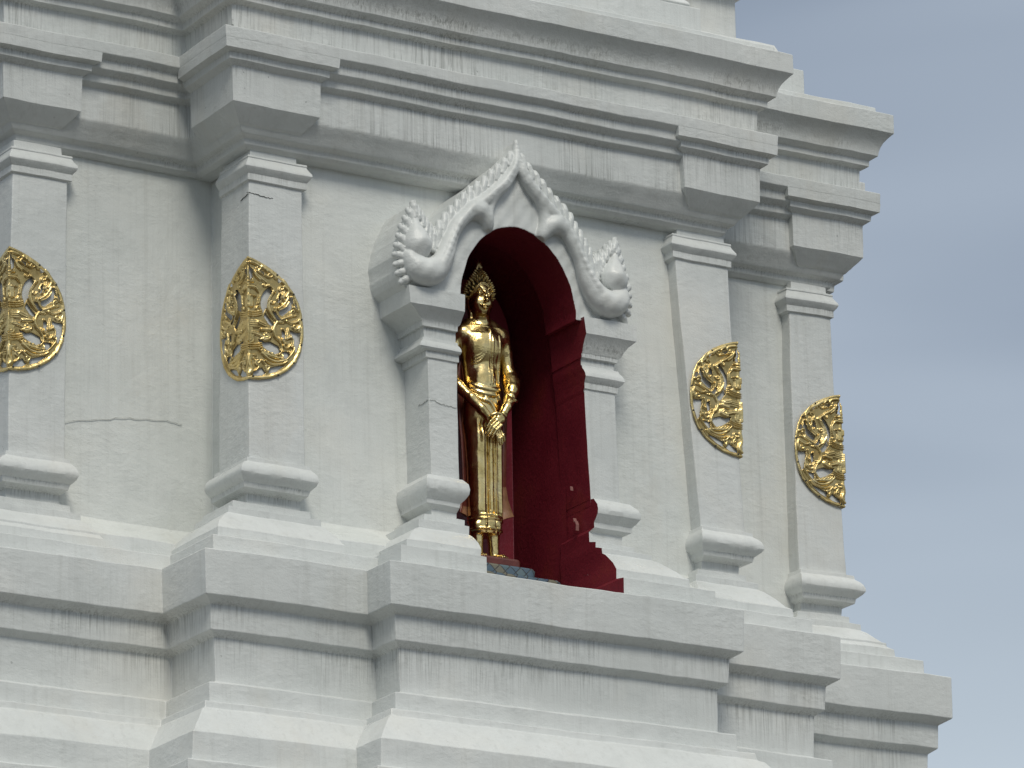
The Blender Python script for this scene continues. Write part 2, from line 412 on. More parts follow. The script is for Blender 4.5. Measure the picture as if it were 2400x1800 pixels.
# pilasters of the other faces (not seen in the picture), same profile
def square_outline(x0, x1, y0, y1):
    def f(l): d = l[1]; return [(x0-d, y0-d), (x1+d, y0-d), (x1+d, y1+d), (x0-d, y1+d)]
    return f
for (x0, x1, y0, y1) in [(3.11, 3.48, 1.73, 2.1), (3.11, 3.48, 4.86, 5.23), (2.58, 2.948, 6.05, 6.42), (1.41, 1.788, 6.59, 6.96), (-1.717, -1.34, 6.59, 6.96), (-3.02, -2.65, 6.05, 6.42), (-3.555, -3.18, 1.73, 2.1), (-3.555, -3.18, 4.86, 5.23)]:
    sh = sweep('pilaster', [(1.736, -.025), (-.03, 0)], square_outline(x0, x1, y0, y1), PL, stupa, lambda j: .3)
    sweep('capital', [(r[0], r[1]) for r in cap_rows], square_outline(x0, x1, y0, y1), PL, sh, lambda j: .4, step=.3, bw=.003)
    sweep('base', [(r[0], r[1]) for r in base_rows], square_outline(x0, x1, y0, y1), PL, sh, lambda j: .4, step=.3, bw=.003)

# dome and spire above the picture
V = []; Fc = []; prof = [(2.9, 4.3), (2.9, 4.7), (2.5, 4.8), (2.45, 5.1), (2.2, 5.2), (2.25, 5.9), (2.05, 7.0), (1.7, 7.8), (1.1, 8.3), (.9, 8.35), (.9, 8.9), (.7, 8.95), (.6, 9.6), (.5, 9.65), (.4, 10.6), (.3, 10.65), (.2, 12.0), (.1, 13.5), (.03, 15.5)]
for r, z in prof:
    for k in range(40): V.append((-.03+r*math.cos(k*math.pi/20), 3.48+r*math.sin(k*math.pi/20), z))
for i in range(len(prof)-1):
    for k in range(40): Fc.append((i*40+k, i*40+(k+1) % 40, (i+1)*40+(k+1) % 40, (i+1)*40+k))
mesh_obj('dome_and_spire', V, Fc, PL, stupa, drip=[0]*len(V), smooth=True, wobble=False)

# ------------------------------------------------------------------ niche columns
# rows: (z, front y, outer x, inner x)
LC = {'capital': [(1.149, -.05, -.60, -.36), (1.147, -.25, -.757, -.366), (1.039, -.25, -.747, -.371), (1.028, -.240, -.728, -.371), (1.01, -.222, -.695, -.370), (.992, -.205, -.668, -.369), (.974, -.192, -.645, -.369), (.962, -.186, -.632, -.382), (.931, -.185, -.628, -.385), (.927, -.166, -.611, -.387), (.866, -.165, -.607, -.387), (.862, -.176, -.620, -.380), (.842, -.180, -.626, -.378), (.832, -.190, -.638, -.372), (.815, -.199, -.650, -.367), (.798, -.202, -.655, -.366), (.786, -.192, -.640, -.368), (.780, -.176, -.602, -.372), (.741, -.175, -.597, -.372), (.734, -.163, -.575, -.378), (.70, -.160, -.57, -.38)],
      'shaft': [(.745, -.1655, -.5805, -.3765), (.0, -.1655, -.5765, -.379), (-.04, -.165, -.576, -.38)],
      'base': [(.004, -.15, -.56, -.385), (-.002, -.195, -.615, -.374), (-.018, -.210, -.628, -.365), (-.04, -.236, -.648, -.358), (-.075, -.247, -.657, -.355), (-.105, -.243, -.656, -.358), (-.135, -.222, -.645, -.375), (-.157, -.200, -.632, -.395), (-.182, -.198, -.630, -.399), (-.208, -.165, -.578, -.402), (-.262, -.165, -.578, -.404),
               (-.268, -.240, -.672, -.392), (-.322, -.242, -.675, -.395), (-.328, -.310, -.751, -.404), (-.382, -.311, -.753, -.406), (-.40, -.345, -.79, -.407), (-.43, -.385, -.835, -.409), (-.465, -.425, -.875, -.412), (-.50, -.452, -.905, -.415), (-.515, -.470, -.931, -.424), (-.566, -.471, -.933, -.43), (-.592, -.580, -1.038, -.458), (-.700, -.581, -1.04, -.459), (-.738, -.585, -1.042, -.460)]}
RC = {'capital': [(1.137, -.05, .60, .48), (1.135, -.25, .871, .486), (1.030, -.25, .865, .497), (1.018, -.240, .850, .498), (.992, -.222, .82, .500), (.962, -.205, .80, .502), (.928, -.192, .782, .505), (.918, -.186, .763, .502), (.895, -.185, .760, .503), (.890, -.166, .749, .508), (.850, -.165, .747, .509), (.846, -.174, .772, .509), (.828, -.178, .780, .511), (.815, -.188, .790, .514), (.795, -.198, .800, .517), (.775, -.201, .802, .519), (.755, -.190, .790, .521), (.738, -.176, .768, .524), (.702, -.175, .764, .524), (.695, -.163, .750, .525), (.66, -.16, .745, .53)],
      'shaft': [(.71, -.1655, .7525, .527), (.0, -.1655, .76, .547), (-.04, -.165, .76, .548)],
      'base': [(.003, -.15, .75, .545), (-.002, -.198, .812, .549), (-.018, -.210, .825, .549), (-.045, -.236, .848, .549), (-.078, -.247, .861, .548), (-.104, -.243, .858, .548), (-.13, -.222, .840, .548), (-.152, -.200, .820, .548), (-.184, -.198, .817, .549), (-.207, -.165, .770, .530), (-.270, -.165, .768, .531),
               (-.288, -.240, .808, .528), (-.322, -.241, .808, .527), (-.343, -.310, .886, .527), (-.376, -.311, .888, .529), (-.395, -.345, .915, .530), (-.43, -.385, .955, .531), (-.465, -.425, .99, .531), (-.498, -.452, 1.02, .529), (-.515, -.470, 1.048, .524), (-.577, -.471, 1.05, .520), (-.60, -.580, 1.155, .499), (-.700, -.581, 1.157, .497), (-.738, -.585, 1.159, .496)]}
def col_outline(l):
    z, nd, xo, xi = l; y = -nd
    a, b = (xo, xi) if xo < xi else (xi, xo)
    return [(a, -y if False else -nd), (b, -nd), (b, .16), (a, .16)]
def column(D):
    shf = None
    for part in ('shaft', 'capital', 'base'):
        rows = [(z, -yf, xo, xi) for z, yf, xo, xi in D[part]]
        o = sweep({'shaft': 'niche_column'}.get(part, part), rows, col_outline, PL, shf or stupa, lambda j: .05, step=.1 if part == 'shaft' else .2, bw=.005 if part == 'shaft' else .0035, mats=[PL, RED])
        inner = 1 if D is LC else -1
        for p in o.data.polygons:
            if p.normal.x*inner > .55 and p.center.x*inner > (.075*inner+ -.62 if False else -.6): 
                if (D is LC and p.center.x > -.50) or (D is RC and p.center.x < .58): p.material_index = 1
        if part == 'shaft': shf = o
    return shf
colL = column(LC); colR = column(RC)

# ------------------------------------------------------------------ niche interior (red)
YB = 1.75
def arch_pts(cx, hw, zs, zt, z0, n=20):
    pts = [(cx+hw, z0)]
    for k in range(n+1):
        a = math.pi*k/n; pts.append((cx+hw*math.cos(a), zs+(zt-zs)*math.sin(a)**.92))
    pts.append((cx-hw, z0)); return pts
ap = arch_pts(.082, .462, 1.12, 1.665, -.737)
V = []; Fc = []; n = len(ap)
ysl = [.10+(YB-.10)*k/8 for k in range(9)]
for y in ysl:
    for (x, z) in ap: V.append((x, y, z))
for i in range(8):
    for j in range(n-1): Fc.append((i*n+j, (i+1)*n+j, (i+1)*n+j+1, i*n+j+1))
Fc.append(tuple(8*n+j for j in range(n)))
k0 = len(V)
V += [(-.38, -.25, -.7285), (.544, -.25, -.7285), (.544, YB, -.7285), (-.38, YB, -.7285)]
Fc.append((k0, k0+1, k0+2, k0+3))
nl = mesh_obj('niche_lining', V, Fc, RED, stupa, wobble=False)
nl.data.flip_normals() if hasattr(nl.data, 'flip_normals') else None
sp_ = arch_pts(.105, .284, 1.14, 1.515, -.7285, 16); n = len(sp_)
V = [(x, y, z) for y in (.46, .55) for x, z in sp_]
Fc = [(j, n+j, n+j+1, j+1) for j in range(n-1)]+[tuple(range(n))[::-1], tuple(range(n, 2*n))]
bevel(mesh_obj('backing_slab', V, Fc, RED, stupa, wobble=True), .008)
# scuffs through the paint on the right reveal
def strip(name, pts, w, mat, parent, axis='y', off=0.0012):
    """thin raised mark along points given as 3-D"""
    V = []; Fc = []
    for i, p in enumerate(pts):
        p = Vector(p); a = Vector(pts[max(0, i-1)]); b = Vector(pts[min(len(pts)-1, i+1)])
        nrm = Vector((0, -1, 0)) if axis == 'y' else Vector((-1, 0, 0))
        side = (b-a).cross(nrm).normalized()*w*(.35 if i in (0, len(pts)-1) else .7+.5*random.random())
        for q in (p-side, p+side, p+side+nrm*off, p-side+nrm*off): V.append(tuple(q))
    for i in range(len(pts)-1):
        for k in range(4): Fc.append((i*4+k, i*4+(k+1) % 4, (i+1)*4+(k+1) % 4, (i+1)*4+k))
    return mesh_obj(name, V, Fc, mat, parent, wobble=False)
def jag(pts, n=5, amp=.006, axis='y'):
    out = []
    for a, b in zip(pts[:-1], pts[1:]):
        for k in range(n):
            t = k/n; p = [a[i]+(b[i]-a[i])*t for i in range(3)]
            p[2] += random.uniform(-amp, amp)*(0 if k == 0 else 1); out.append(tuple(p))
    out.append(tuple(pts[-1])); return out
strip('scuff', [(.5315, .0, .123), (.532, -.005, .096)], .0014, SCUFF, nl, 'x', .02)
strip('scuff', [(.5315, -.028, -.086), (.5315, -.036, -.114), (.531, -.047, -.109), (.531, -.058, -.134), (.531, -.054, -.17)], .0013, SCUFF, nl, 'x', .022)
# cracks in the plaster
def wb(p): q = wob([p])[0]; return tuple(q)
def crack(pts, parent, axis='y', w=.0018, lift=.004, amp=.006, mat=None):
    nrm = np.array((0, -1, 0)) if axis == 'y' else np.array((-1, 0, 0))
    P = [tuple(np.array(wb(p))+nrm*0.0005) for p in jag(pts, 4, amp)]
    return strip('crack', P, w, mat or CRACK, parent, axis, lift)
yy = .0245
crack([(-1.712, yy, 1.656), (-1.69, yy, 1.663), (-1.648, yy, 1.659), (-1.61, yy, 1.652), (-1.572, yy, 1.647), (-1.529, yy, 1.649)], pil['B'], amp=.004, w=.0011)
crack([(-1.6935, .03, 1.655), (-1.6935, .07, 1.646), (-1.6935, .125, 1.639)], pil['B'], 'x', amp=.004, w=.0011)
crack([(x, .533, z) for x, z in [(-3.018, -.022), (-2.999, -.016), (-2.956, -.018), (-2.931, -.022), (-2.9, -.020), (-2.859, -.026), (-2.819, -.022), (-2.795, -.012), (-2.771, -.02), (-2.735, -.024), (-2.715, -.026), (-2.665, -.027)]], pil['A'], lift=.006, amp=.003)
crack([(-1.7175, y, -.004) for y in (.0, .08, .16, .25, .33)], pil['B'], 'x', amp=.004)
crack([(-.575, -.167, .476), (-.539, -.167, .478), (-.491, -.167, .459), (-.443, -.167, .455), (-.385, -.167, .457)], colL, w=.0009, lift=.003, mat=FAINT)
crack([(-.579, -.16, .476), (-.579, -.112, .469), (-.579, -.044, .47)], colL, 'x', w=.0009, mat=FAINT)
crack([(x, .642, z) for x, z in [(-2.6, .259), (-2.375, .313), (-2.232, .343), (-2.108, .354), (-1.921, .378), (-1.817, .364)]], stupa, w=.0008, lift=.004, mat=FAINT)

# ------------------------------------------------------------------ signed distance tools
def smin(a, b, k): 
    h = np.clip(.5+.5*(b-a)/k, 0, 1); return b+(a-b)*h-k*h*(1-h)
class Grid:
    def __init__(s, lo, hi, h):
        s.lo = np.array(lo, np.float32); s.h = h
        s.n = np.ceil((np.array(hi)-np.array(lo))/h).astype(int)+1
        s.ax = [(s.lo[i]+h*np.arange(s.n[i])).astype(np.float32) for i in range(3)]
        s.F = np.full(tuple(s.n), .2, np.float32)
    def region(s, lo, hi, m=.03):
        sl = []; co = []
        for i in range(3):
            a = int(max(0, math.floor((lo[i]-m-s.lo[i])/s.h))); b = int(min(s.n[i], math.ceil((hi[i]+m-s.lo[i])/s.h)+1))
            if b <= a: return None
            sl.append(slice(a, b)); co.append(s.ax[i][a:b])
        X, Y, Zz = np.meshgrid(*co, indexing='ij', sparse=True)
        return tuple(sl), X, Y, Zz
    def add(s, lo, hi, fn, k=.01, sub=False, m=None):
        r = s.region(lo, hi, m if m is not None else max(.03, 2*k))
        if r is None: return
        sl, X, Y, Zz = r; d = fn(X, Y, Zz).astype(np.float32); cur = s.F[sl]
        if sub: s.F[sl] = -smin(-cur, d, k)
        else: s.F[sl] = smin(cur, d, k)
    def capsule(s, a, b, ra, rb, k=.01, flat=None, sub=False):
        a = np.array(a, float); b = np.array(b, float); R = max(ra, rb)
        ab = b-a; L2 = float(ab@ab)+1e-12
        sx, sy, sz = flat or (1, 1, 1)
        def fn(X, Y, Zz):
            t = np.clip(((X-a[0])*ab[0]+(Y-a[1])*ab[1]+(Zz-a[2])*ab[2])/L2, 0, 1)
            dx = (X-a[0]-t*ab[0])/sx; dy = (Y-a[1]-t*ab[1])/sy; dz = (Zz-a[2]-t*ab[2])/sz
            return (np.sqrt(dx*dx+dy*dy+dz*dz)-(ra+(rb-ra)*t))*min(sx, sy, sz)
        q = R*max(sx, sy, sz)
        s.add(np.minimum(a, b)-q, np.maximum(a, b)+q, fn, k, sub)
    def ell(s, c, r, k=.01, sub=False, rot=None):
        c = np.array(c, float); r = np.array(r, float); q = max(r) if rot is not None else r
        def fn(X, Y, Zz):
            x, y, z = X-c[0], Y-c[1], Zz-c[2]
            if rot is not None:
                R = rot; x, y, z = (R[0][0]*x+R[1][0]*y+R[2][0]*z, R[0][1]*x+R[1][1]*y+R[2][1]*z, R[0][2]*x+R[1][2]*y+R[2][2]*z)
            k0 = np.sqrt((x/r[0])**2+(y/r[1])**2+(z/r[2])**2); k1 = np.sqrt((x/r[0]**2)**2+(y/r[1]**2)**2+(z/r[2]**2)**2)
            return k0*(k0-1)/np.maximum(k1, 1e-6)
        s.add(c-q, c+q, fn, k, sub)
    def chain(s, pts, k=.008, flat=None, sub=False):
        for p, q in zip(pts[:-1], pts[1:]): s.capsule(p[:3], q[:3], p[3], q[3], k, flat, sub)
    def mesh(s):
        Fg = s.F; nx, ny, nz = Fg.shape; ins = Fg < 0
        idx = np.full((nx-1, ny-1, nz-1), -1, np.int32)
        c8 = [(i, j, k) for i in (0, 1) for j in (0, 1) for k in (0, 1)]
        cnt = np.zeros((nx-1, ny-1, nz-1), np.int8)
        for (i, j, k) in c8: cnt += ins[i:nx-1+i, j:ny-1+j, k:nz-1+k]
        act = (cnt > 0) & (cnt < 8); I = np.argwhere(act); idx[act] = np.arange(len(I))
        acc = np.zeros((len(I), 3)); w = np.zeros(len(I))
        val = {c: Fg[I[:, 0]+c[0], I[:, 1]+c[1], I[:, 2]+c[2]] for c in c8}
        for a in c8:
            for ax in range(3):
                if a[ax] == 0:
                    b = list(a); b[ax] = 1; b = tuple(b); fa, fb = val[a], val[b]
                    m = (fa < 0) != (fb < 0); t = np.where(m, fa/np.where(m, fa-fb, 1), 0)
                    p = np.array(a, float)[None, :].repeat(len(I), 0); p[:, ax] += t
                    acc[m] += p[m]; w[m] += 1
        V = (I+acc/w[:, None])*s.h+s.lo
        Q = []
        for ax in range(3):
            o = [(1, 2), (2, 0), (0, 1)][ax]
            sl_a = [slice(None)]*3; sl_b = [slice(None)]*3
            sl_a[ax] = slice(0, -1); sl_b[ax] = slice(1, None)
            A, B = ins[tuple(sl_a)], ins[tuple(sl_b)]
            E_ = np.argwhere(A != B)
            u, v = o
            ok = (E_[:, u] > 0) & (E_[:, v] > 0) & (E_[:, u] < Fg.shape[u]-1) & (E_[:, v] < Fg.shape[v]-1); E_ = E_[ok]
            def cell(du, dv):
                q = E_.copy(); q[:, u] -= du; q[:, v] -= dv; return idx[q[:, 0], q[:, 1], q[:, 2]]
            quad = np.stack([cell(1, 1), cell(0, 1), cell(0, 0), cell(1, 0)], 1)
            s_in = ins[E_[:, 0], E_[:, 1], E_[:, 2]]
            quad[~s_in] = quad[~s_in][:, ::-1]; Q.append(quad)
        Q = np.concatenate(Q); Q = Q[(Q >= 0).all(1)]
        return V, Q
def poly_sdf(X, Zz, pts):
    """signed distance to a closed polygon in the x,z plane (numpy, sparse grids)"""
    P = np.array(pts, float); d = None; s = None
    X = np.asarray(X); Zz = np.asarray(Zz)
    for i in range(len(P)):
        a, b = P[i], P[(i-1) % len(P)]; ex, ez = b-a
        wx, wz = X-a[0], Zz-a[1]
        t = np.clip((wx*ex+wz*ez)/(ex*ex+ez*ez+1e-12), 0, 1)
        q = (wx-ex*t)**2+(wz-ez*t)**2
        d = q if d is None else np.minimum(d, q)
        c1 = Zz >= a[1]; c2 = Zz < b[1]; c3 = (ex*wz) > (ez*wx)
        fl = (c1 & c2 & c3) | (~c1 & ~c2 & ~c3)
        s = fl if s is None else s ^ fl
    return np.where(s, -1, 1)*np.sqrt(d)

def smooth_pts(P, n=4):
    P = [np.array(p, float) for p in P]; out = []
    for i in range(len(P)-1):
        p0 = P[max(0, i-1)]; p1 = P[i]; p2 = P[i+1]; p3 = P[min(len(P)-1, i+2)]
        for k in range(n):
            t = k/n; out.append(.5*((2*p1)+(-p0+p2)*t+(2*p0-5*p1+4*p2-p3)*t*t+(-p0+3*p1-3*p2+p3)*t**3))
    out.append(P[-1]); return [tuple(p) for p in out]

# ------------------------------------------------------------------ gable over the niche
def build_gable():
    h = .0048
    G = Grid((-.90, -.40, 1.10), (.93, .16, 2.27), h)
    ax = lambda z: .012+.028*min(1, max(0, (z-1.55)/.25))
    outL = [(.042, 2.228), (.000, 2.135), (-.060, 2.070), (-.133, 2.003), (-.193, 1.943), (-.262, 1.886), (-.330, 1.830), (-.390, 1.760), (-.450, 1.698), (-.499, 1.636), (-.548, 1.572), (-.600, 1.590), (-.645, 1.645), (-.697, 1.692),
            (-.765, 1.568), (-.812, 1.44), (-.833, 1.33), (-.820, 1.234), (-.790, 1.165), (-.755, 1.135)]
    outR = [(2*ax(p[1])-p[0], p[1]) for p in outL[1:]]
    poly = outL+[(-.70, 1.12), (.72, 1.12)]+outR[::-1]
    def hole(X, Zz):
        ca, r = .040, .414
        e = np.where(Zz > 1.10, np.sqrt(((X-ca)/r)**2+((np.maximum(Zz, 1.10)-1.10)/.548)**2), np.abs(X-ca)/r)
        return (e-1)*.36
    def plate(X, Y, Zz):
        d2 = poly_sdf(X, Zz, poly)+.009*np.clip((Zz-1.2)*20, 0, 1)
        d = np.maximum(d2, np.maximum(-.215-Y, Y-.14))
        return np.maximum(d, -hole(X, Zz))
    G.add((-.9, -.40, 1.1), (.93, .16, 2.27), plate, .004)
    y = -.215
    for m in (1, -1):
        X = (lambda x, z: x) if m == 1 else (lambda x, z: 2*ax(z)-x)
        def C(pts, k=.012, sub=False):
            G.chain(smooth_pts([(X(p[0], p[2]), p[1], p[2], p[3]) for p in pts], 4), k, None, sub)
        def P(pts, k): G.chain([(X(p[0], p[2]), p[1], p[2], p[3]) for p in pts], k)
        # main rounded rib, swelling into the curl
        C([(.040, y-.010, 2.200, .010), (.036, y-.020, 2.10, .022), (.006, y-.026, 2.005, .033), (-.058, y-.028, 1.912, .038), (-.134, y-.028, 1.834, .039), (-.218, y-.028, 1.764, .040), (-.302, y-.028, 1.690, .041), (-.384, y-.030, 1.610, .043),
           (-.440, y-.032, 1.525, .041), (-.476, y-.034, 1.435, .048), (-.517, y-.038, 1.338, .060), (-.576, y-.040, 1.265, .075), (-.642, y-.038, 1.240, .084), (-.707, y-.034, 1.264, .071), (-.747, y-.028, 1.322, .046)])
        # crest line on the rib
        C([(.020, y-.048, 2.06, .006), (-.058, y-.058, 1.920, .008), (-.218, y-.060, 1.773, .008), (-.384, y-.064, 1.616, .009), (-.476, y-.080, 1.438, .011), (-.548, y-.098, 1.30, .014)], .018)
        # spur to the tip of the arch, webbed into the rib
        C([(-.300, y-.022, 1.690, .034), (-.255, y-.026, 1.705, .038), (-.214, y-.024, 1.690, .034), (-.188, y-.020, 1.656, .027), (-.174, y-.014, 1.612, .017)], .035)
        C([(-.120, y-.018, 1.835, .020), (-.160, y-.018, 1.765, .020), (-.176, y-.016, 1.70, .018), (-.176, y-.012, 1.64, .014)], .03)
        # bud inside the curl
        G.ell((X(-.690, 1.4), y-.034, 1.405), (.088, .062, .105), .004)
        G.capsule((X(-.690, 1.43), y-.034, 1.42), (X(-.702, 1.6), y-.012, 1.610), .080, .010, .03)
        C([(-.606, y-.056, 1.52, .006), (-.592, y-.058, 1.43, .010), (-.602, y-.058, 1.352, .014), (-.650, y-.056, 1.310, .016), (-.700, y-.054, 1.312, .008)], .004, True)
        # flutes between the rib and the upper edge
        ed = outL[0:11]; L = [0]
        for a, b in zip(ed[:-1], ed[1:]): L.append(L[-1]+math.dist(a, b))
        def at(s):
            for i in range(len(ed)-1):
                if s <= L[i+1]: t = (s-L[i])/(L[i+1]-L[i]); return (ed[i][0]+(ed[i+1][0]-ed[i][0])*t, ed[i][1]+(ed[i+1][1]-ed[i][1])*t)
            return ed[-1]
        C([(.030, y+.004, 2.12, .022), (-.035, y+.004, 2.02, .026), (-.110, y+.004, 1.935, .030), (-.190, y+.004, 1.862, .032), (-.272, y+.004, 1.79, .034), (-.345, y+.004, 1.715, .036), (-.415, y+.004, 1.635, .038), (-.475, y+.004, 1.555, .038)], .01)
        nl_ = 12
        for i in range(nl_):
            s = .070+(L[-1]-.075)*(i+.5)/nl_; tip = at(s); f = i/nl_; ln = .095+.095*f; w = .0225
            q = [(tip[0]+.004, y+.004, tip[1]+.002, .008), (tip[0]+.003, y-.008, tip[1]-.018, w*.85), (tip[0]-.002, y-.015, tip[1]-ln*.35, w), (tip[0]-.010, y-.018, tip[1]-ln*.70, w*.95), (tip[0]-.016, y-.020, tip[1]-ln, w*.8)]
            P(q, .0008)
            # raised sharp lip along one side of each flute
            P([(a[0]-.011, a[1]-.011, a[2]-.004, .0060) for a in q[1:]], .004)
        # leaves round the outside of the curl
        fr = [(-.697, 1.692, -.690, 1.600), (-.730, 1.642, -.705, 1.570), (-.760, 1.585, -.728, 1.520), (-.785, 1.525, -.750, 1.468), (-.806, 1.462, -.768, 1.415), (-.822, 1.398, -.780, 1.362), (-.832, 1.335, -.775, 1.318), (-.830, 1.272, -.755, 1.285), (-.817, 1.212, -.735, 1.250), (-.795, 1.158, -.715, 1.215),
              (-.668, 1.662, -.672, 1.58), (-.638, 1.632, -.646, 1.54), (-.610, 1.598, -.622, 1.49), (-.582, 1.568, -.600, 1.44), (-.556, 1.552, -.575, 1.40)]
        for (x0, z0, x1, z1) in fr:
            G.chain([(X(x0*.93+x1*.07, z0), y+.004, z0*.93+z1*.07, .019), (X(x0*.6+x1*.4, z0), y-.010, z0*.6+z1*.4, .024), (X(x1, z1), y-.018, z1, .023)], .003)
            G.chain([(X(x0*.9+x1*.1, z0), y-.020, z0*.9+z1*.1+.012, .005), (X(x1, z1), y-.040, z1+.012, .005)], .002)
    r = G.region((-.5, -.4, 1.0), (.6, .2, 1.72), .0); sl, Xs, Ys, Zs = r
    G.F[sl] = np.maximum(G.F[sl], -(hole(Xs, Zs)+.004+0*Ys))
    V, Q = G.mesh()
    V = V+np.stack([.0015*np.sin(41*V[:, 2]+9*V[:, 0]), .0018*np.sin(33*V[:, 0]+27*V[:, 2])+.0012*np.sin(71*V[:, 0]-50*V[:, 2]), .0015*np.sin(37*V[:, 0])], 1)
    c = V[Q].mean(1)
    e1 = V[Q[:, 1]]-V[Q[:, 0]]; e2 = V[Q[:, 2]]-V[Q[:, 0]]; nr = np.cross(e1, e2); nr /= np.linalg.norm(nr, axis=1)[:, None]+1e-9
    ca, r = .040, .414
    e = np.where(c[:, 2] > 1.10, np.sqrt(((c[:, 0]-ca)/r)**2+((c[:, 2]-1.10)/.548)**2), np.abs(c[:, 0]-ca)/r)
    red = (e < 1.03) & (nr[:, 1] > -.55) & (c[:, 1] > -.213)
    red |= (c[:, 2] < 1.125) & (np.abs(c[:, 0]-.05) < .50) & (nr[:, 2] < -.5)
    return mesh_obj('gable', V, Q, PL, stupa, drip=[0]*len(V), smooth=True, wobble=False, mats=[PL, RED], fmat=red.astype(int))
gable = build_gable()

# ------------------------------------------------------------------ tiled pedestal
ped = thing('pedestal', (.0, .20, -.7285), 'low stepped pedestal of blue and grey diamond tiles under the golden statue', 'pedestal')
def rbox(name, x0, x1, y0, y1, z0, z1, r, mat, parent):
    pts = []
    for (cx, cy, a0) in [(x1-r, y0+r, -90), (x1-r, y1-r, 0), (x0+r, y1-r, 90), (x0+r, y0+r, 180)]:
        for k in range(7): a = math.radians(a0+k*15); pts.append((cx+r*math.cos(a), cy+r*math.sin(a)))
    V = [(x, y, z) for z in (z0, z1-.012) for x, y in pts]
    mx_, my_ = (x0+x1)/2, (y0+y1)/2
    V += [(mx_+(x-mx_)*.965, my_+(y-my_)*.965, z1) for x, y in pts]; n = len(pts)
    Fc = [(i*n+j, i*n+(j+1) % n, (i+1)*n+(j+1) % n, (i+1)*n+j) for i in (0, 1) for j in range(n)]+[tuple(2*n+j for j in range(n))]
    return mesh_obj(name, V, Fc, mat, parent, wobble=False)
rbox('tile_block', -.24, .248, -.025, .44, -.7285, -.441, .05, TILE, ped)
rbox('lower_step', -.34, .402, -.055, .452, -.7285, -.502, .03, TILE, ped)

